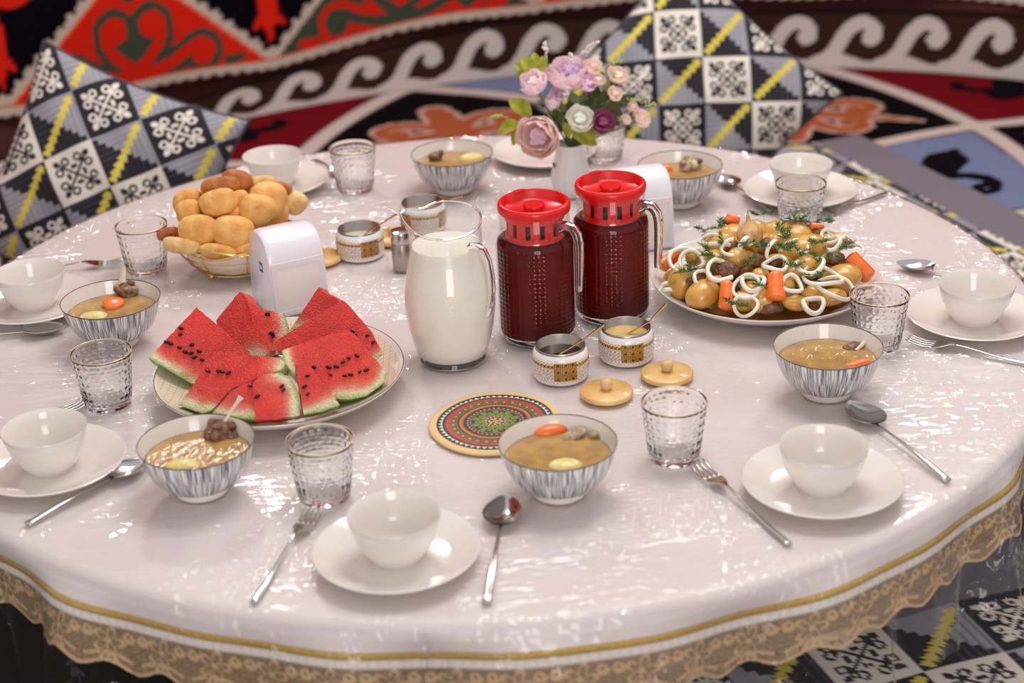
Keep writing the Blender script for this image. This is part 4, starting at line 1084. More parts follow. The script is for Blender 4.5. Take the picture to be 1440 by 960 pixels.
# ------------------------------------------------------------------ bread basket
bx, by = BASKET
bk = thing('bread_basket', 'gold wire basket with a white cloth liner holding fried bread', 'basket', (bx, by, TZ-.0005))
def ell(rx, ry, z, n=80, wob=0.0): return [(rx*math.cos(2*PI*i/n), ry*math.sin(2*PI*i/n), z+wob*math.sin(4*2*PI*i/n)) for i in range(n)]
for z, k in ((.010, .60), (.026, .76), (.041, .88)):
    MB().tube(ell(.094*k+.011, .089*k+.011, z), .0014, 6, closed=True).build('wire_ring', M_gold, bk)
MB().tube(ell(.099, .094, .056, wob=.005), .0021, 8, closed=True).build('rim_wire', M_gold, bk)
MB().tube(ell(.097, .092, .060, wob=-.005), .0018, 8, closed=True).build('rim_wire', M_gold, bk)
for i in range(8):
    a = 2*PI*i/8+.3
    MB().tube([(((.094*k+.012)*math.cos(a)), ((.089*k+.012)*math.sin(a)), z) for k, z in ((.50, .006), (.60, .010), (.76, .026), (.88, .041), (.93, .056))], .0014, 6).build('upright_wire', M_gold, bk)
for i in range(4):
    a = 2*PI*i/4+.9; MB().ball((.063*math.cos(a), .060*math.sin(a), .0052), .0052, 14, 9).build('ball_foot', M_gold, bk)
    MB().tube([(.063*math.cos(a), .060*math.sin(a), .006), (.067*math.cos(a), .064*math.sin(a), .011)], .0014, 6).build('foot_wire', M_gold, bk)
MB().lathe([(0, .008), (.066, .009), (.078, .014), (.0935, .028), (.105, .046), (.1085, .056), (.1065, .056), (.103, .046), (.091, .028), (.076, .0155), (.066, .011), (0, .010)], 72, disp=lambda a, r, z, k: (r*(.955+.012*math.sin(11*a)), z)).build('cloth_liner', mat('liner_cloth', (236, 228, 222), .8), bk).scale = (.88, .84, 1)
M_br = mat('fried_dough', (238, 190, 112), .55, sss=.1, noise=(22, (208, 132, 56), .42, .72), bump=(70, .004))
M_br2 = mat('browned_dough', (206, 128, 58), .5, sss=.1, noise=(24, (150, 76, 28), .4, .7), bump=(70, .004))
M_br3 = mat('pale_dough', (232, 200, 138), .6, sss=.1, noise=(30, (206, 150, 82), .45, .7), bump=(60, .005))
BL = ['long pale fried bread slab leaning over the basket rim beside a tumbler', 'flat fried bread slab along the front rim of the basket', 'short fried bread slab at the rim beside the napkin dispenser', 'plump round fried bread resting above the long pale slab',
      'biggest round fried bread at the front of the basket', 'round fried bread behind the plump one at the outer side', 'browned round fried bread on the outer shoulder of the pile', 'oval fried bread lying tilted across the middle of the pile',
      'half-hidden fried bread between the two plump round ones', 'small fried bread wedged behind the tilted oval one', 'round fried bread with a dimple above the napkin dispenser', 'large smooth round fried bread at the back of the pile',
      'long browned fried bread lying across the top of the pile', 'dark browned fried bread at the very top of the pile', 'pale fried bread at the back beneath the white cup', 'small browned fried bread crust at the back of the pile', 'torn open pale fried bread behind the napkin dispenser', 'flat browned fried bread poking out over the basket side', 'fried bread deep in the pile behind the plump round one', 'fried bread deep in the pile beside the napkin dispenser', 'fried bread at the back under the browned outer one', 'fried bread at the back under the dark browned one', 'fried bread at the back rim near the torn open one']
for k, (c, a, b, an) in enumerate(BREAD):
    m_ = M_br2 if k in (12, 13, 17, 15) else M_br3 if k in (0, 16, 14) else M_br
    dpt = (a+b)*.5
    f = nfn(k*3+1, .07, 2.6)
    def fn(d, f=f):
        p = 2.6; q = (abs(d[0])**p+abs(d[1])**p+abs(d[2])**p)**(-1/p); s = f(d)
        return min(q, 1.22)*s
    mb = MB().ball((0, 0, 0), (a*1.06, dpt*1.0, b*1.06), 32, 20, None, fn)
    o = mb.build('fried_bread', m_, None, True, 80, (c[0], c[1], c[2]+TZ))
    fwd = Matrix((RT, RT.cross(-UP)*-1 if False else FW, UP)).transposed()
    o.rotation_euler = (fwd @ Matrix.Rotation(math.radians(an), 3, 'Y')).to_euler()
    tag(o, BL[k], 'bread', 'fried breads in the basket')

# ------------------------------------------------------------------ meat platter
pm2 = platter('meat_platter', 'white china platter heaped with meat, potatoes and carrots', MPLATE)
sauce = MB().lathe([(0, .012), (.10, .0125), (.14, .0225), (.1405, .0230), (0, .0235)], 64).build('gravy', mat('gravy', (170, 112, 52), .15, coat=.4, noise=(30, (128, 76, 34), .4, .65)), None, True, 60, (MPLATE[0], MPLATE[1], TZ))
tag(sauce, 'brown gravy pooled under the potatoes on the meat platter', 'gravy')
M_pot = mat('roast_potato', (222, 176, 88), .28, sss=.15, coat=.4, noise=(26, (196, 134, 50), .4, .68), bump=(40, .002))
lab_p = ['at the gravy edge beside the upright carrot stub', 'standing at the outer side of the platter next to a tilted carrot', 'large pale one under dill in the middle of the heap', 'round one framed by an onion ring', 'round golden one under an onion ring near the back', 'big golden one beside the end carrot', 'dill-specked one between the two upright carrots',
         'half-hidden one at the front rim under onion', 'flat one at the rim by the tumbler', 'one seen through coiled onion rings', 'one between the onion loop and tall carrot', 'small one at the far rim', 'one half hidden behind the tall carrot', 'one buried under onions in the middle', 'one behind the garlic bulb', 'small one beside the tilted carrot', 'one beside the dill-topped meat', 'small one above the upright carrot stub', 'one next to the tall carrot under onion', 'flat one at the rim between the two upright carrots', 'half-hidden one under the long onion loop', 'small one in the middle behind the tall carrot']
for k, (c, a, b) in enumerate(POTATOES):
    o = lump('potato', (c[0], c[1]+.004, max(c[2], .030)+TZ-.002), (a*1.18, (a+b)*.58, b*1.18), M_pot, k+31, .05, 2.2, Matrix.Rotation(rnd.uniform(-.3, .3), 3, 'Y'))
    tag(o, 'golden boiled potato, '+lab_p[k], 'potato', 'potatoes on the meat platter')
for k in range(18):      # the inside of the heap
    if k < 8: a_ = math.radians(8+23*k); q = (.088*math.cos(a_), .088*math.sin(a_), .046)
    elif k > 12: a_ = math.radians(40+28*(k-13)); q = (.074*math.cos(a_), .074*math.sin(a_), .074)
    else: a_ = k*1.256; q = (.045*math.cos(a_), .005+.045*math.sin(a_), .062)
    o = lump('potato', (MPLATE[0]+q[0], MPLATE[1]+q[1], TZ+q[2]), (.027, .024, .023), M_pot, k+61, .05, 2.2)
    tag(o, *(('golden boiled potato around the garlic bulb on the meat heap', 'potato', 'potatoes around the garlic') if k > 12 else ('golden boiled potato buried deep inside the heap on the meat platter', 'potato', 'potatoes inside the heap')))
lab_m = ['dill-topped beside the onion coil', 'between onion rings above the upright carrot stub', 'at the front rim under the tall carrot', 'next to the onion and the end carrot', 'biggest piece under dill at the back', 'in the middle of the heap under onions', 'thin one near the rim under onion rings', 'behind the onion coil', 'behind the long onion loop', 'under the potato framed by onion', 'under the small onion ring', 'beside the tall carrot base', 'behind the golden potato at the back', 'beneath the garlic bulb', 'at the far rim of the heap']
for k, (c, a, b) in enumerate(MEAT):
    o = lump('meat_chunk', (c[0], c[1]+.004, max(c[2], .026)+TZ-.002), (a, (a+b)*.5, b), mat('braised_meat', (138, 92, 62), .45, coat=.2, noise=(110, (88, 54, 36), .4, .65), bump=(150, .008)), k+77, .14, 4, Matrix.Rotation(rnd.uniform(-.4, .4), 3, 'Z'), None, 32, 20)
    tag(o, 'braised brown meat chunk, '+lab_m[k], 'meat', 'meat chunks on the platter')
lab_c = ['tilted at the outer side of the platter', 'upright stub at the front rim', 'tall one standing at the front of the heap', 'thick one at the end by the tumbler', 'small one behind the garlic bulb', 'sliver at the far side under dill', 'thin sliver under the small onion ring']
for k, (c, a, b, an) in enumerate(CARROTS):
    n = 14; an = math.radians(an)
    up2 = (UP*.9+FW*.35).normalized(); d = (RT*math.cos(an)+up2*math.sin(an)).normalized()
    pts, rad = [], []
    for i in range(n):
        t = -1+2*i/(n-1); e = 1-max(0, abs(t)-.88)/.12*.35
        pts.append(d*(a*.97*t)); rad.append(b*(.92-.14*t)*e)
    pts = [pts[0]*1.0]+pts+[pts[-1]*1.0]; rad = [rad[0]*.5]+rad+[rad[-1]*.5]
    o = MB().tube(pts, rad, 22, flat=.92, up=tuple(FW)).build('carrot_chunk', M_carrot, None, True, 50, (c[0], c[1], max(c[2], .03)+TZ))
    tag(o, 'orange carrot chunk, '+lab_c[k], 'carrot', 'carrot chunks on the meat platter')
M_onion = mat('white_onion', (236, 230, 212), .25, sss=.2, coat=.3)
lab_o = ['big coil over the tilted carrot', 'inner coil over a potato', 'small ring at the outer side', 'wide arc over dill-topped meat', 'arc beside the garlic bulb', 'ring above the upright carrot stub', 'ring leaning on the one above the stub', 'ring hanging at the rim beside the stub', 'arc in the middle of the heap', 'arc behind the garlic bulb', 'pale bundle in front of the garlic', 'ring over buried meat', 'long flat loop behind the tall carrot', 'ring beside the tall carrot', 'arc over the large pale potato', 'ring framing a round potato', 'tall loop beside the golden potato', 'longest loop reaching the rim', 'ring over the round golden potato', 'outer ring near the far side', 'ring at the rim beside the tall carrot base', 'small ring at the front rim', 'flat ring under the framed potato', 'flat ring in the middle', 'arc under the garlic bulb', 'broad white piece above the end carrot', 'sliver at the outer rim', 'piece behind the coil', 'short piece beneath the garlic', 'piece near the far outer rim', 'ring behind the pale potato']
for k, (c, rx, ry, an) in enumerate(ONIONS):
    if k in (12, 20, 22, 23, 27, 28, 29, 30): continue
    big, small = max(rx, ry), min(rx, ry); ratio = min(.97, small/big)
    tilt = math.asin(ratio)-math.radians(27)
    nrm_ = Vector((0, -math.sin(tilt), math.cos(tilt)))
    rot = Matrix.Rotation(-math.radians(an if rx >= ry else an-90)*.6, 3, FW) @ nrm_.to_track_quat('Z', 'X').to_matrix()
    pts = []; n = 40; rr = random.Random(k)
    for i in range(n):
        a = 2*PI*i/n; q = big*(1+.05*math.sin(2*a+k)+.012*math.sin(3*a)); pts.append(rot @ Vector((q*math.cos(a), q*math.sin(a), .004*math.sin(2*a+k*2))))
    wdt = .0029 if k % 3 else .0035
    mb = MB()
    if k in (3, 4, 8, 9, 14, 24): mb.tube(pts[:27], wdt, 8, flat=1.25, up=tuple(rot @ Vector((0, 0, 1))))
    else: mb.tube(pts, wdt, 8, flat=1.25, closed=True, up=tuple(rot @ Vector((0, 0, 1))))
    o = mb.build('onion_ring', M_onion, None, True, 80, (c[0], c[1]-.004, max(c[2], .034)+TZ-.004))
    tag(o, 'raw white onion ring, '+lab_o[k], 'onion', 'onion rings on the meat platter')
# garlic bulb
c, gr = GARLIC
g = thing('garlic_bulb', 'whole baked garlic bulb on top of the meat platter', 'garlic', (c[0], c[1], c[2]+TZ-.004), 0, None, (.25, -.15, 0))
gp = [(0, -.020), (.008, -.0205), (.015, -.017), (.0205, -.008), (.0215, .001), (.0185, .009), (.012, .0155), (.0065, .0195), (.0038, .024), (.003, .031), (.0018, .037), (0, .038)]
MB().lathe(gp, 80, disp=lambda a, r, z, k: (r*(1-.07*abs(math.cos(a*4.5))**.4*(1 if z < .02 else .3)+.0), z)).build('bulb_skin', mat('garlic_skin', (226, 188, 132), .4, sss=.15, noise=(70, (188, 134, 76), .45, .68)), g)
MB().tube([(0, 0, .034), (.001, 0, .042), (.003, 0, .047)], [.0016, .0013, .0006], 8).build('dry_stem', mat('dry_stalk', (206, 178, 132), .7), g)
# black peppercorn-like olive
# dill
def dill_mesh(seed):
    r = random.Random(seed); mb = MB()
    for b in range(4):
        a0 = r.uniform(0, 6.28); L = r.uniform(.012, .02); d = Vector((math.cos(a0), math.sin(a0), r.uniform(.05, .45))).normalized()
        mb.tube([(0, 0, 0), d*L*.5, d*L+Vector((0, 0, -.002))], [.0007, .0005, .0003], 4, caps=False)
        for q in range(22):
            t = r.uniform(.2, 1.0); p = d*L*t; e = Vector((r.uniform(-1, 1), r.uniform(-1, 1), r.uniform(-.3, .8))).normalized()+d*.6; e.normalize()
            l2 = r.uniform(.004, .009); mb.tube([p, p+e*l2*.6, p+e*l2+Vector((0, 0, -.0008))], [.0006, .0006, .0003], 3, caps=False)
    return mb.mesh('dill_sprig')
M_dill = mat('dill_green', (96, 128, 60), .5, noise=(200, (62, 94, 40), .4, .6))
dm = [dill_mesh(i) for i in range(6)]
for k, p in enumerate(DILL):
    o = obj('dill_sprig', dm[k % 6], M_dill, None, (p[0], p[1], max(p[2], .04)+TZ+.002)); o.rotation_euler = (rnd.uniform(-.2, .2), rnd.uniform(-.2, .2), rnd.uniform(0, 6.3)); s = rnd.uniform(.8, 1.15); o.scale = (s, s, s)
    tag(o, 'feathery green dill sprig strewn over the meat platter', 'dill', 'dill sprigs on the meat platter')

# ------------------------------------------------------------------ jugs
# milk jug
M_clear = thin_glass('clear_glass', 1.48, (.985, .99, .988))
M_embossed = thin_glass('embossed_glass', 1.38, (.985, .985, .985))
M_cast = solid_glass('cast_glass')
mj = thing('milk_jug', 'clear glass jug with a wavy lip filled with white milk drink', 'jug', (MILK[0], MILK[1], TZ-.0005))
mprof = [(.047, .000), (.051, .003), (.0535, .012), (.0575, .03), (.063, .058), (.0662, .085), (.0655, .108), (.061, .132), (.0555, .155), (.0518, .176), (.0515, .190), (.0525, .206), (.0535, .216)]
def lip(a, r, z, k):
    t = max(0.0, (z-.19)/.026)
    w_ = math.cos(a-math.radians(165))
    sp = max(0.0, w_)**10
    return (r*(1+t*(.20*sp-.02*(1-sp))), z+t*(.010*math.sin(a)*1.0+.006*sp-.005*max(0, math.cos(a-math.radians(130)))**14))
MB().lathe([(0, .001)]+mprof, 96, disp=lip).build('glass_body', M_clear, mj)
MB().lathe([(r-.0022, z) for r, z in mprof[::-1][:5]], 96, disp=lip).build('inner_neck', M_clear, mj)
n = 96; rim = [lip(2*PI*i/n, .0535, .216, 0)+(2*PI*i/n,) for i in range(n)]
MB().tube([((r-.0010)*math.cos(a), (r-.0010)*math.sin(a), z+.0004) for r, z, a in rim], .0016, 8, closed=True).build('rim_bead', M_cast, mj)
MB().lathe([(.030, .0008), (.046, .0008), (.0485, .003), (.046, .0085), (.03, .0092), (0, .0092), (0, .0008)], 64).build('thick_base', M_cast, mj)
hd = Vector((math.cos(math.radians(-42)), math.sin(math.radians(-42)), 0))
hp = [(.048, .186), (.060, .190), (.071, .186), (.079, .172), (.0835, .152), (.0845, .130), (.0815, .108), (.0755, .092), (.0685, .083)]
MB().tube([hd*r+Vector((0, 0, z)) for r, z in hp], [.009, .0075, .0068, .0065, .0062, .0058, .0052, .0046, .003], 14, flat=.75).build('handle', M_cast, mj)
mk = MB().lathe([(0, .0098), (.045, .0098), (.0500, .012), (.0562, .030), (.0617, .058), (.0649, .085), (.0642, .108), (.0597, .132), (.0542, .155), (.0505, .176), (.0496, .1795), (.046, .1785), (0, .1785)], 96).build('milk_drink', mat('milk', (234, 226, 214), .25, sss=.2), None, True, 60, (MILK[0], MILK[1], TZ))
tag(mk, 'white milk drink filling the glass jug with the wavy lip', 'drink')

# red lidded jugs
M_comp = mat('compote', (94, 8, 5), .6, spec=.02, noise=(14, (70, 5, 4), .4, .7))
m_red, nt, b, out = new_mat('red_plastic')
b.inputs['Base Color'].default_value = L4((216, 20, 16)); b.inputs['Roughness'].default_value = .28; b.inputs['Subsurface Weight'].default_value = .15; b.inputs['Subsurface Radius'].default_value = (.02, .004, .003); b.inputs['Subsurface Scale'].default_value = .4
def bead(a, r, z, k):
    if .012 < z < .150: return (r*(1+.020*(math.sin(a*22)**2)*(math.sin((z-.012)*PI/.0069)**2)), z)
    return (r, z)
zz = list(np.linspace(.012, .150, 141))
jb = MB().lathe([(0, .001), (.050, 0), (.0545, .003), (.0572, .010)]+[(.0574, float(z)) for z in zz]+[(.0572, .154), (.0545, .160), (.0520, .1635), (.0515, .168), (.0515, .200), (.0508, .201)], 264, disp=bead).mesh('glass_body')
jin = MB().lathe([(.0490, .200), (.0490, .168), (.0500, .163)], 72).mesh('inner_neck')
jbase = MB().lathe([(0, .001), (.049, .001), (.0530, .004), (.0540, .009), (.052, .0115), (0, .0115)], 64).mesh('thick_base')
jliq = MB().lathe([(0, .0120), (.052, .0120), (.0558, .014), (.0562, .150), (.0554, .1545), (.052, .158), (.049, .158), (0, .158)], 96).mesh('compote')
lid_ring = MB().lathe([(.0405, .1975), (.0500, .1995), (.0525, .2005), (.0533, .203), (.0533, .2095), (.0522, .2125), (.0500, .2140), (.0468, .2140), (.0456, .2125), (.0448, .2025), (.0435, .2010), (0, .2010), (0, .1995), (.0405, .1990)], 96).mesh('lid_cap', True, 50)
lid_knob = MB().lathe([(0, .2095), (.0150, .2095), (.0162, .208), (.0160, .2005), (0, .2005)], 48).mesh('lid_knob', True, 50)
lid_mark = MB().lathe([(0, .2150), (.010, .2150), (.0105, .2143), (.0105, .213)], 32).mesh('pour_mark', True, 50)
def neck_mesh():
    mb = MB(); r0, r1 = .0395, .0415
    for i in range(12):   # slotted strainer: twelve posts, ring above and below
        a = 2*PI*i/12; da = .17
        vs = []
        for r in (r0, r1):
            for aa in (a-da, a+da):
                for z in (.164, .196): vs.append((r*math.cos(aa), r*math.sin(aa), z))
        mb.add(vs, [(0, 2, 3, 1), (4, 5, 7, 6), (0, 1, 5, 4), (2, 6, 7, 3), (0, 4, 6, 2), (1, 3, 7, 5)])
    mb.lathe([(r0, .190), (r1+.003, .190), (r1+.005, .1995), (r0, .1995), (r0, .190)], 64)
    mb.lathe([(r0, .160), (r1+.002, .160), (r1+.001, .168), (r0, .168), (r0, .160)], 64)
    return mb.mesh('strainer_neck', True, 40)
nk = neck_mesh()
def red_jug(p, ha, label, lab2, rz):
    r = thing('lidded_jug', label, 'jug', (p[0], p[1], TZ-.0005), 0, 'glass jugs with red lids')
    for nm, me, m_ in (('glass_body', jb, M_embossed), ('inner_neck', jin, M_clear), ('thick_base', jbase, M_cast)): obj(nm, me, m_, r)
    lid = obj('lid_cap', lid_ring, m_red, r); lid['label'] = 'red plastic lid'
    obj('lid_knob', lid_knob, m_red, lid); obj('strainer_neck', nk, m_red, lid)
    o = obj('pour_mark', lid_mark, m_red, lid); a = math.radians(115); o.location = (.047*math.cos(a), .047*math.sin(a), .0); o.scale = (1, .45, 1)
    o.rotation_euler = (0, 0, a+PI/2)
    d = Vector((math.cos(math.radians(ha)), math.sin(math.radians(ha)), 0))
    hp = [(.0500, .183), (.060, .186), (.0690, .184), (.0755, .176), (.0785, .164), (.0790, .148), (.0785, .125), (.0775, .102), (.0770, .090)]
    MB().tube([d*q+Vector((0, 0, z)) for q, z in hp], [.0115, .0085, .0085, .0085, .0082, .008, .0076, .007, .0062], 16, flat=.85).build('handle', M_cast, r)
    MB().ball(tuple(d*.0525+Vector((0, 0, .183))), (.006, .006, .011), 16, 10, Matrix.Rotation(math.radians(ha), 3, 'Z')).build('handle_root', M_cast, r)
    q = obj('compote', jliq, M_comp, None, (p[0], p[1], TZ)); tag(q, lab2, 'drink', 'compote in the red lidded jugs')
red_jug(RED1, -38, 'red lidded glass jug of dark compote next to the milk jug', 'dark red compote in the jug next to the milk jug', 0)
red_jug(RED2, -30, 'red lidded glass jug of dark compote next to the meat platter', 'dark red compote in the jug next to the meat platter', 0)

# ------------------------------------------------------------------ sugar bowls with bamboo lids and golden spoons
M_lac = mat('white_lacquer', (236, 230, 228), .2, coat=.4)
M_bam = mat('bamboo', (228, 186, 116), .4, coat=.2, noise=(26, (214, 162, 88), .42, .66))
M_bam2 = mat('pale_wood', (218, 180, 124), .45)
HS = .050
def sugar_print():
    nu, nv = 420, 46
    a = np.linspace(0, 2*PI, nu, endpoint=False); z = np.linspace(.0068, .0375, nv)
    Aq, Zq = np.meshgrid(a, z)
    rr = np.interp(Zq, [.0, .004, .010, .024, .036, .041], [.0375, .0392, .0402, .0406, .0400, .0388])+.00015
    X = np.stack([rr*np.cos(Aq), rr*np.sin(Aq), Zq], -1)
    C = np.zeros(Aq.shape+(3,)); C[:] = lin((232, 226, 222))
    h = (Zq-.0068)/.0307; u = Aq*.04
    # side fields: pale ground with gold tracery and light blue patches
    tr = np.abs(np.sin(u*520+2.2*np.sin(Zq*430)))*np.abs(np.sin(Zq*560+1.7*np.sin(u*410)))
    C[tr < .30] = lin((198, 148, 70)); C[(tr > .62)] = lin((178, 200, 226))
    bnd = (h > .74) & (h < .88); C[bnd] = lin((128, 84, 34)); C[bnd & (np.abs(np.mod(u/.006, 1)-.5) < .2) & (np.abs(h-.81) < .04)] = lin((206, 158, 74))
    for lo, hi in ((0, .12), (.88, 1.0)):
        zig = (h-lo)/(hi-lo); t = np.abs(np.mod(u/.0055, 1)-.5)*2; k = (h >= lo) & (h <= hi)
        C[k] = lin((206, 158, 84)); C[k & (np.abs(zig-t) < .28)] = lin((240, 234, 228))
    # square gold panels
    for c0 in (math.radians(-75), math.radians(45), math.radians(165)):
        du = (np.mod(Aq-c0+PI, 2*PI)-PI)*.04; k = (np.abs(du) < .0165) & (h > .10)
        C[k] = lin((190, 138, 52))
        gx = np.mod(du/.0028, 1); gz = np.mod(Zq/.0028, 1); par = np.mod(np.floor(du/.0028)+np.floor(Zq/.0028), 2)
        mz = np.where(par > 0, np.abs(gx-.5) < .2, np.abs(gz-.5) < .2); C[k & mz] = lin((92, 60, 24))
        for ex in (-.0105, 0, .0105):
            for ez in (.2, .55, .9): C[k & (np.hypot(du-ex, (h-ez)*.0307) < .0017)] = lin((40, 26, 16))
    return grid_mesh('printed_band', X, closeu=True, cols=C)
sp_me = sugar_print()
s_body = MB().lathe([(0, .002), (.034, .002), (.0352, 0), (.037, .001), (.0392, .004), (.0402, .010), (.0406, .024), (.0400, .036), (.0388, .041), (.0365, .0455), (.0352, .0462)], 72).mesh('lacquer_body')
s_in = MB().lathe([(.0357, .0462), (.0357, HS-.001), (.0350, HS-.0005), (.0343, HS-.001), (.0340, .006), (0, .005)], 72).mesh('steel_liner')
def sugar(p, rz, label, spoon_tip, fill, fz, flabel, fcat, slabel, k):
    r = thing('sugar_bowl', label, 'sugar bowl', (p[0], p[1], TZ-.0005), rz, 'printed sugar bowls')
    obj('lacquer_body', s_body, M_lac, r); obj('printed_band', sp_me, mat_col('printed_lacquer', .25, .5, coat=.4), r); obj('steel_liner', s_in, mat('brushed_steel', (168, 158, 150), .3, 1.0), r)
    f = MB().lathe([(0, .0055), (.0335, .0062), (.0337, fz-.0004), (.031, fz-.0002), (0, fz)], 56).build(fcat, fill, None, True, 60, (p[0], p[1], TZ)); tag(f, flabel, fcat)
    if spoon_tip:
        t = Vector(spoon_tip); b0 = Vector((p[0], p[1], fz+.003)); d = (t-b0)
        hz = Vector((d.x, d.y, 0)).normalized()
        lo = Vector((p[0], p[1], 0))-hz*.006+Vector((0, 0, fz-.004))
        edge = Vector((p[0], p[1], 0))+hz*.0335+Vector((0, 0, HS+.0035))
        s = thing('small_spoon', slabel, 'spoon', tuple(lo+Vector((0, 0, TZ))), 0, 'small golden spoons')
        ts = t-lo; e = edge-lo
        MB().tube([(0, 0, 0), e*.5, e, e.lerp(ts, .5), ts], [.0020, .0019, .0021, .0027, .0032], 10, flat=.6).build('handle', M_gold, s)
        MB().ball((0, 0, 0), (.008, .006, .0025), 18, 10, hz.to_track_quat('X', 'Z').to_matrix()).build('bowl', M_gold, s)
M_jam = mat('dark_jam', (34, 8, 10), .1, coat=.5); M_honey = mat('honey', (218, 180, 112), .25, coat=.3); M_sug = mat('sugar_grains', (232, 222, 196), .8, bump=(900, .002))
sugar(SUGAR1, -.12, 'gold printed sugar bowl of dark jam in front of the red lidded jug', (.1785, -.2394, .075), M_jam, .034, 'dark jam in the printed bowl', 'jam', 'small golden spoon in the dark jam', 0)
sugar(SUGAR2, -.10, 'gold printed sugar bowl of honey beside the meat platter', (.2709, -.1885, .080), M_honey, .036, 'thick amber honey in the printed bowl', 'honey', 'small golden spoon in the honey', 1)
sugar(SUGAR3, 0.25, 'gold printed sugar bowl of sugar between napkin dispenser and salt shaker', (-.1355, .229, .075), M_sug, .030, 'pale sugar in the bowl beside the salt shaker', 'sugar', 'small golden spoon in the sugar beside the salt shaker', 2)
sugar(SUGAR4, 0.9, 'gold printed sugar bowl half hidden behind the milk jug', (-.0247, .3194, .070), mat('mustard_paste', (196, 170, 108), .6), .028, 'pale brown filling in the bowl behind the milk jug', 'sugar', 'small golden spoon in the bowl behind the milk jug', 3)
me_l1 = MB().lathe([(0, 0), (.030, 0), (.0305, .0005), (.036, .0028), (.0375, .0045), (.0372, .0085), (.0355, .0100), (0, .0103)], 64).mesh('lid_disc', True, 45)
me_l2 = MB().lathe([(0, .0098), (.0045, .0100), (.0052, .0115), (.0078, .0140), (.0092, .0185), (.0085, .0232), (.0055, .0265), (0, .0274)], 32).mesh('lid_knob')
for p, lab in ((LID1, 'bamboo lid with wooden ball knob in front of the dark jam bowl'), (LID2, 'bamboo lid with wooden ball knob beside the honey bowl'), (LID3, 'bamboo lid lying behind the salt shaker and sugar bowl'), (LID4, 'bamboo lid between the napkin dispenser and the sugar bowl')):
    r = thing('bamboo_lid', lab, 'lid', (p[0], p[1], TZ-.0005), rnd.random()*3, 'bamboo lids')
    obj('lid_disc', me_l1, M_bam, r); obj('lid_knob', me_l2, M_bam2, r)

# salt shaker
sh = thing('salt_shaker', 'steel salt shaker standing behind the milk jug', 'shaker', (SHAKER[0], SHAKER[1], TZ-.0005))
MB().lathe([(0, 0), (.0165, 0), (.0178, .002), (.0180, .0475), (.0172, .0485)], 48).build('steel_body', mat('satin_steel', (176, 168, 162), .32, 1.0), sh)
MB().lathe([(.0172, .0490), (.0184, .0495), (.0186, .0640), (.0172, .0680), (.010, .0700), (0, .0704)], 48).build('cap', M_steel, sh)
# coaster
def coaster():
    r = thing('round_coaster', 'round tan coaster printed with a red, green and blue mandala', 'coaster', (COASTER[0], COASTER[1], TZ-.0005), .3)
    R0 = .090
    MB().lathe([(0, 0), (R0-.002, 0), (R0, .0015), (R0, .0035), (R0-.0015, .0048), (R0-.004, .005)], 128, disp=lambda a, r_, z, k: (r_*(1+.012*math.sin(2*a+.5)+.006*math.sin(5*a)), z)).build('board', mat('tan_board', (226, 190, 132), .6), r)
    nr, na = 110, 480
    a = np.linspace(0, 2*PI, na, endpoint=False); q = np.linspace(.0005, 1, nr); Aq, Q = np.meshgrid(a, q)
    rad = Q*(R0-.0036)*(1+.012*np.sin(2*Aq+.5)+.006*np.sin(5*Aq))
    X = np.stack([rad*np.cos(Aq), rad*np.sin(Aq), np.full_like(rad, .0050)+.0002*(1-Q)], -1)
    C = np.zeros(Aq.shape+(3,)); C[:] = lin((226, 190, 132))
    def ring(lo, hi, c): C[(Q >= lo) & (Q < hi)] = lin(c)
    def teeth(n, lo, hi, c, inv=False, ph=0.0):
        t = np.abs(np.mod(Aq*n/(2*PI)+ph, 1)-.5)*2; f = (Q-lo)/(hi-lo); C[(f >= 0) & (f <= 1) & ((f < 1-t) if not inv else (f > t))] = lin(c)
    def dots(n, rc, w, c, ph=0.0, el=1.0):
        d = (np.mod(Aq*n/(2*PI)+ph, 1)-.5)*2*PI/n*rc; C[np.hypot(d/el, Q-rc) < w] = lin(c)
    NAVY, REDC, OLV, BRN, GRN2, CRM, PUR = (30, 44, 66), (202, 68, 42), (96, 104, 62), (160, 100, 42), (120, 146, 70), (226, 212, 178), (96, 66, 78)
    ring(.80, .92, NAVY); teeth(56, .83, .895, CRM); ring(.775, .80, PUR); ring(.58, .775, REDC)
    teeth(30, .60, .775, OLV); dots(30, .665, .034, (52, 62, 48), .5); dots(30, .665, .022, CRM, .5); dots(30, .665, .011, REDC, .5)
    ring(.565, .59, NAVY); ring(.50, .565, BRN); teeth(70, .55, .575, (212, 150, 72)); ring(.525, .54, (206, 150, 70)); ring(.47, .50, (58, 50, 62)); ring(.40, .47, PUR); dots(36, .435, .020, (196, 96, 66)); dots(36, .435, .010, CRM)
    ring(.18, .40, GRN2); teeth(36, .36, .40, PUR); dots(10, .315, .058, (38, 66, 66)); dots(10, .30, .030, (196, 110, 56)); dots(10, .24, .022, (44, 60, 52), .5); dots(20, .365, .014, (38, 66, 66))
    ring(.13, .18, (150, 44, 40)); dots(16, .155, .016, CRM); ring(.0, .13, (58, 96, 92)); dots(8, .10, .02, CRM)
    cx_, cy_ = Q*np.cos(Aq), Q*np.sin(Aq); C[((np.abs(cx_) < .022) & (np.abs(cy_) < .085)) | ((np.abs(cy_) < .022) & (np.abs(cx_) < .085))] = lin((222, 150, 50))
    p = obj('printed_face', grid_mesh('printed_face', X, closeu=True, cols=C), mat_col('coaster_print', .5, .4), r)
coaster()

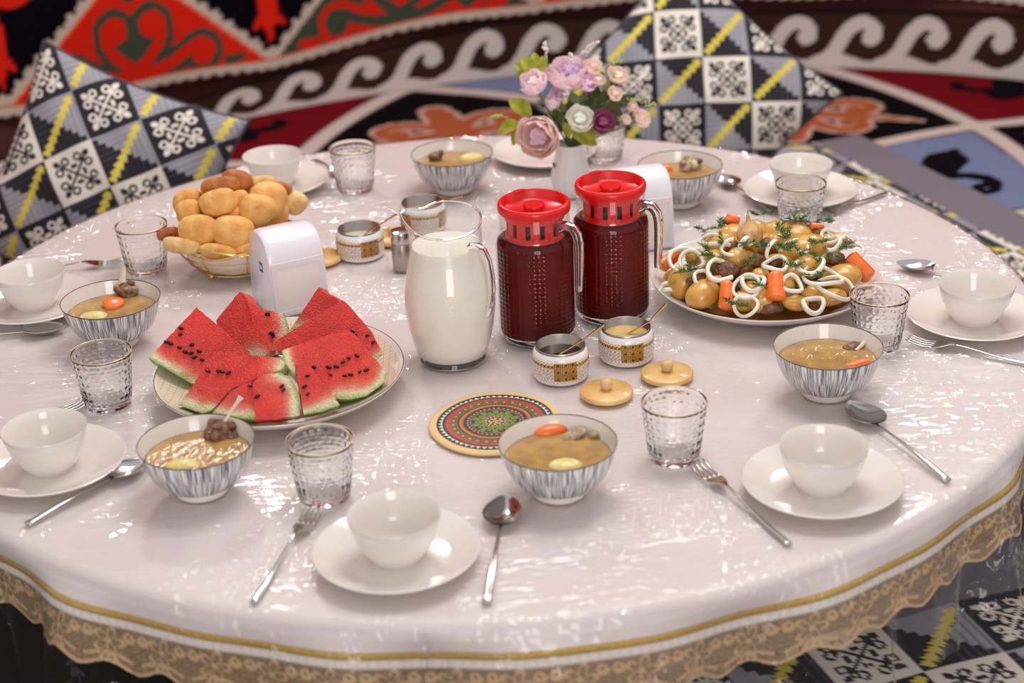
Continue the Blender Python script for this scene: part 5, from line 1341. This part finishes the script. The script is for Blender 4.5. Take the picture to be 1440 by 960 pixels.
# ------------------------------------------------------------------ napkin dispensers
M_nd = mat('white_plastic', (232, 228, 234), .22, coat=.3)
def dispenser(p, rz, label, logo):
    r = thing('napkin_dispenser', label, 'napkin holder', (p[0], p[1], TZ-.0005), rz, 'napkin dispensers')
    # side outline in (y, z): front is -y, leaning back; rounded shoulders
    W = .048
    out_ = [(-.052, .0), (-.0515, .03), (-.0465, .088), (-.0445, .096), (-.040, .108), (-.033, .118), (-.018, .1265), (.0, .129), (.018, .1265), (.033, .118), (.040, .108), (.0445, .096), (.0465, .088), (.0515, .03), (.052, .0)]
    mb = MB(); n = len(out_); secs = [(-W, .90), (-W+.0015, .955), (-W+.005, .985), (-W+.010, 1.0), (W-.010, 1.0), (W-.005, .985), (W-.0015, .955), (W, .90)]
    vs, fs = [], []
    for x, s in secs:
        for (y, z) in out_:
            tp = 1-.05*z/.13; vs.append((x*tp, y*(s if z > .0 else s), z*(.5+.5*s) if z > .09 else z))
    for k in range(len(secs)-1):
        for i in range(n-1): fs.append((k*n+i, k*n+i+1, (k+1)*n+i+1, (k+1)*n+i))
        fs.append((k*n+n-1, k*n, (k+1)*n, (k+1)*n+n-1))
    fs.append(tuple(range(n-1, -1, -1))); fs.append(tuple((len(secs)-1)*n+i for i in range(n)))
    mb.add(vs, fs); mb.build('housing', M_nd, r, True, 35)
    # front frame: four raised bars around the napkin window, leaning like the front face
    def fp(x, z, off): 
        y = -.052+(z/.088)*.0055 if z > .03 else -.052+.0005*z/.03
        y = float(np.interp(z, [0, .03, .088], [-.052, -.0515, -.0465])); return (x, y-off, z)
    def bar(x0, x1, z0, z1, d):
        m2 = MB(); c = [fp(x0, z0, 0), fp(x1, z0, 0), fp(x1, z1, 0), fp(x0, z1, 0)]; c2 = [(q[0], q[1]-d, q[2]) for q in c]
        m2.add(c+c2, [(0, 1, 2, 3), (7, 6, 5, 4), (0, 4, 5, 1), (1, 5, 6, 2), (2, 6, 7, 3), (3, 7, 4, 0)]); return m2
    bar(-.043, .043, .080, .088, .002).build('frame_bar', M_nd, r, False); bar(-.043, .043, .004, .010, .002).build('frame_bar', M_nd, r, False)
    bar(-.043, -.036, .010, .080, .002).build('frame_bar', M_nd, r, False); bar(.036, .043, .010, .080, .002).build('frame_bar', M_nd, r, False)
    nap = MB(); N = 14; vs = []
    for i in range(N+1):
        z = .010+.07*i/N
        for x in (-.036, .036):
            q = fp(x, z, .0003+.0012*max(0, math.sin((z-.03+x*.25)*60))); vs.append(q)
    nap.add(vs, [(2*i, 2*i+1, 2*i+3, 2*i+2) for i in range(N)])
    o = nap.build('napkin', mat('napkin_paper', (236, 228, 222), .85), r); o['label'] = 'folded white paper napkins behind the window'
    if logo:
        bl = mat('blue_ink', (52, 66, 120), .5)
        mb = MB(); mb.box((-W*.968-.0006, -.012, .074), (.0004, .0065, .0075)); lg = mb.build('maker_label', bl, r, False); lg['label'] = 'small blue maker label'
        wh = mat('white_ink', (226, 226, 236), .5)
        for q, (y, h) in enumerate(((-.0165, .005), (-.0138, .0042), (-.0112, .0046), (-.0085, .0044))):
            MB().box((-W*.968-.0011, y, .0745), (.0003, .0008, h*.8)).build('letter_stroke', wh, lg, False)
    return r
dispenser((-.300, .062), math.radians(26), 'white plastic napkin dispenser with a small blue label between bread basket and watermelon', True)
dispenser((.268, .262), math.radians(12), 'white plastic napkin dispenser half hidden behind the red lidded jug', False)

# ------------------------------------------------------------------ flowers
vx, vy = VASE
va = thing('flower_vase', 'white ribbed vase holding the artificial bouquet', 'vase', (vx, vy, TZ-.0005))
MB().lathe([(0, 0), (.026, 0), (.029, .003), (.033, .02), (.034, .04), (.030, .062), (.025, .078), (.0245, .088), (.0275, .096), (.0262, .0965), (.0232, .088), (.0235, .078), (.0285, .062), (.031, .04), (.03, .02), (.024, .006), (0, .005)], 80, disp=lambda a, r, z, k: (r*(1+.02*math.cos(a*14)), z)).build('vase_body', mat('matte_white', (238, 232, 232), .4), va)
root = thing('bouquet', 'bouquet of pink peonies, roses, buds and leaves in the white vase', 'flowers', (vx, vy, TZ+.03))
R0 = Vector((vx, vy, TZ+.03))
def wpos(c): return Vector(c)+Vector((0, 0, TZ))-R0
def petal_mesh(name, L, W, cup, curl=.25, n=8, m=7, ruf=.0):
    vs, fs = [], []
    for i in range(n+1):
        t = i/n; w_ = W*math.sin(PI*(.12+.80*t))**.8*(1 if t < .97 else .8)
        for j in range(m+1):
            s = -1+2*j/m
            x = w_*s; bend = cup*t*1.25
            y = L*math.sin(bend)/max(cup, .01)/1.25*1.0; z = L*(1-math.cos(bend))/max(cup, .01)/1.25
            up_ = cup*.35*w_*s*s+ruf*math.sin(s*7+t*3)*t
            vs.append((x, y-up_*.3-curl*L*.25*max(0, t-.8), z+up_))
    for i in range(n):
        for j in range(m):
            a = i*(m+1)+j; fs.append((a, a+1, a+m+2, a+m+1))
    mb = MB(); mb.add(vs, fs); return mb.mesh(name)
def flower(kind, c, rad, idx):
    P = {'peony': (((255, 238, 228), (254, 230, 224)), ((246, 206, 222), (236, 184, 214)), 34), 'bud_peony': (((254, 238, 238), (250, 228, 234)), ((232, 200, 230), (232, 200, 230)), 18), 'lilac_peony': (((252, 230, 234), (240, 216, 240)), ((222, 184, 226), (240, 206, 218)), 24),
         'white_rose': (((254, 252, 244), (252, 250, 238)), ((236, 234, 190), (236, 234, 190)), 18), 'plum_rose': (((176, 92, 132), (152, 64, 106)), ((134, 50, 94), (134, 50, 94)), 16), 'pink_bud': (((253, 222, 210), (254, 232, 220)), ((242, 186, 176), (242, 186, 176)), 10),
         'cream_rose': (((254, 244, 226), (251, 228, 216)), ((240, 202, 190), (240, 202, 190)), 14), 'lilac_rose': (((244, 214, 232), (234, 196, 222)), ((212, 160, 198), (212, 160, 198)), 12)}[kind]
    mo = [petal_mat(kind+'_petal_a', P[0][0]), petal_mat(kind+'_petal_b', P[0][1]), petal_mat(kind+'_heart_a', P[1][0]), petal_mat(kind+'_heart_b', P[1][1])]
    p = wpos(c); cen = Vector((.0, .01, .055))
    d = (p-cen).normalized(); face = (d*.45+(-FW)*.9).normalized() if kind in ('peony', 'white_rose', 'plum_rose') else (d*.7+Vector((0, -.5, .5))).normalized()
    if kind == 'peony': face = (Vector((-.28, -.85, .12))).normalized()
    rot = face.to_track_quat('Z', 'Y').to_matrix()
    rad *= 1.08 if kind == 'peony' else 1.3
    core = MB().ball((0, 0, rad*.15), (rad*.3, rad*.3, rad*.3), 18, 12).mesh(kind+'_heart')
    f = obj({'peony': 'peony', 'bud_peony': 'peony_bud', 'lilac_peony': 'lilac_peony', 'white_rose': 'white_rose', 'plum_rose': 'plum_rose', 'pink_bud': 'pink_bud', 'cream_rose': 'cream_rose', 'lilac_rose': 'lilac_rose'}[kind], core, mo[2], root)
    f.location = p-face*rad*.25; f.rotation_euler = rot.to_euler()
    n = P[2]; rr = random.Random(idx)
    pmo = petal_mesh('petal', rad*1.12, rad*.62, 1.35 if kind != 'bud_peony' else 1.6, .3, ruf=rad*.04); pmi = petal_mesh('petal', rad*.62, rad*.34, 1.75, .1, ruf=rad*.05)
    for k in range(n):
        t = k/n; a = k*2.39996
        inner = t < .5
        o = obj('petal', pmi if inner else pmo, mo[(2+(k % 2)) if (inner and kind in ('peony', 'lilac_peony')) else (k % 2)], f)
        rr_ = rad*(.06+.34*(t if inner else t-.42)*(1.5 if inner else .8))
        q = Matrix.Rotation(a, 3, 'Z') @ Matrix.Rotation((1.05-1.0*t if inner else .58-.75*t)+rr.uniform(-.08, .08), 3, 'X')
        o.location = Matrix.Rotation(a, 3, 'Z') @ Vector((0, rr_, rad*(.34-.35*t if inner else .05-.18*(t-.5)))); o.rotation_euler = q.to_euler()
    MB().tube([(0, 0, 0), (cen-p).lerp(Vector((0, 0, 0)), .35), cen-p], [.0016]*3, 6).build('stem', mat('stem_green', (104, 116, 62), .6), f).matrix_local = (rot.to_4x4()).inverted()
for k, q in enumerate(BLOOMS): flower(q[2], q[0], q[1], k)
LM = {'y': petal_mat('yellow_green_leaf', (182, 180, 70), (150, 154, 52)), 'd': petal_mat('dark_leaf', (94, 102, 64), (72, 78, 48)), 'g': petal_mat('grey_green_leaf', (136, 154, 110)), 'b': petal_mat('brown_leaf', (160, 114, 54))}
def leaf_mesh(L, W):
    vs, fs = [], []; n = 10
    for i in range(n+1):
        t = i/n; w_ = W*math.sin(PI*min(1, t*.96+.04))**.85
        for s in (-1, -.5, 0, .5, 1): vs.append((L*(t-.5), w_*s, .14*L*abs(s)*math.sin(PI*t)-.25*L*t*t))
    for i in range(n):
        for j in range(4): a = i*5+j; fs.append((a, a+1, a+6, a+5))
    mb = MB(); mb.add(vs, fs); return mb.mesh('leaf')
for k, (c, s, kind, an) in enumerate(LEAVES):
    a = math.radians(an); d = RT*math.cos(a)+UP*math.sin(a); nrm_ = (-FW+Vector((rnd.uniform(-.3, .3), 0, rnd.uniform(0, .5)))).normalized(); nrm_ = (nrm_-d*nrm_.dot(d)).normalized()
    o = obj('leaf', leaf_mesh(s*2, s*.62), LM[kind], root); o.location = wpos(c); o.rotation_euler = Matrix((d, nrm_.cross(d), nrm_)).transposed().to_euler()
M_wb = mat('white_bead_bloom', (224, 208, 206), .6); M_gb = mat('green_bead_bloom', (176, 192, 118), .6)
for k, (c, s, kind, an) in enumerate(SPRIGS):
    a = math.radians(an); d = (RT*math.cos(a)+UP*math.sin(a)).normalized(); mb = MB(); rr = random.Random(k)
    o0 = wpos(c)-d*s*.8
    mb.tube([(0, 0, 0), d*s*.8+Vector((0, 0, .002)), d*s*1.6], [.0008, .0007, .0004], 5)
    for q in range(22 if kind == 'w' else 12):
        t = rr.uniform(.35, 1.0); e = Vector((rr.uniform(-1, 1), rr.uniform(-1, 1), rr.uniform(-1, 1))).normalized()*(.0055*(1.25-t*.8)); mb.ball(d*s*1.6*t+e, .0024 if kind == 'w' else .0020, 8, 6)
    o = mb.build('berry_sprig' if kind == 'g' else 'lavender_sprig', M_wb if kind == 'w' else M_gb, root, True, 80, o0); o['kind'] = 'stuff'
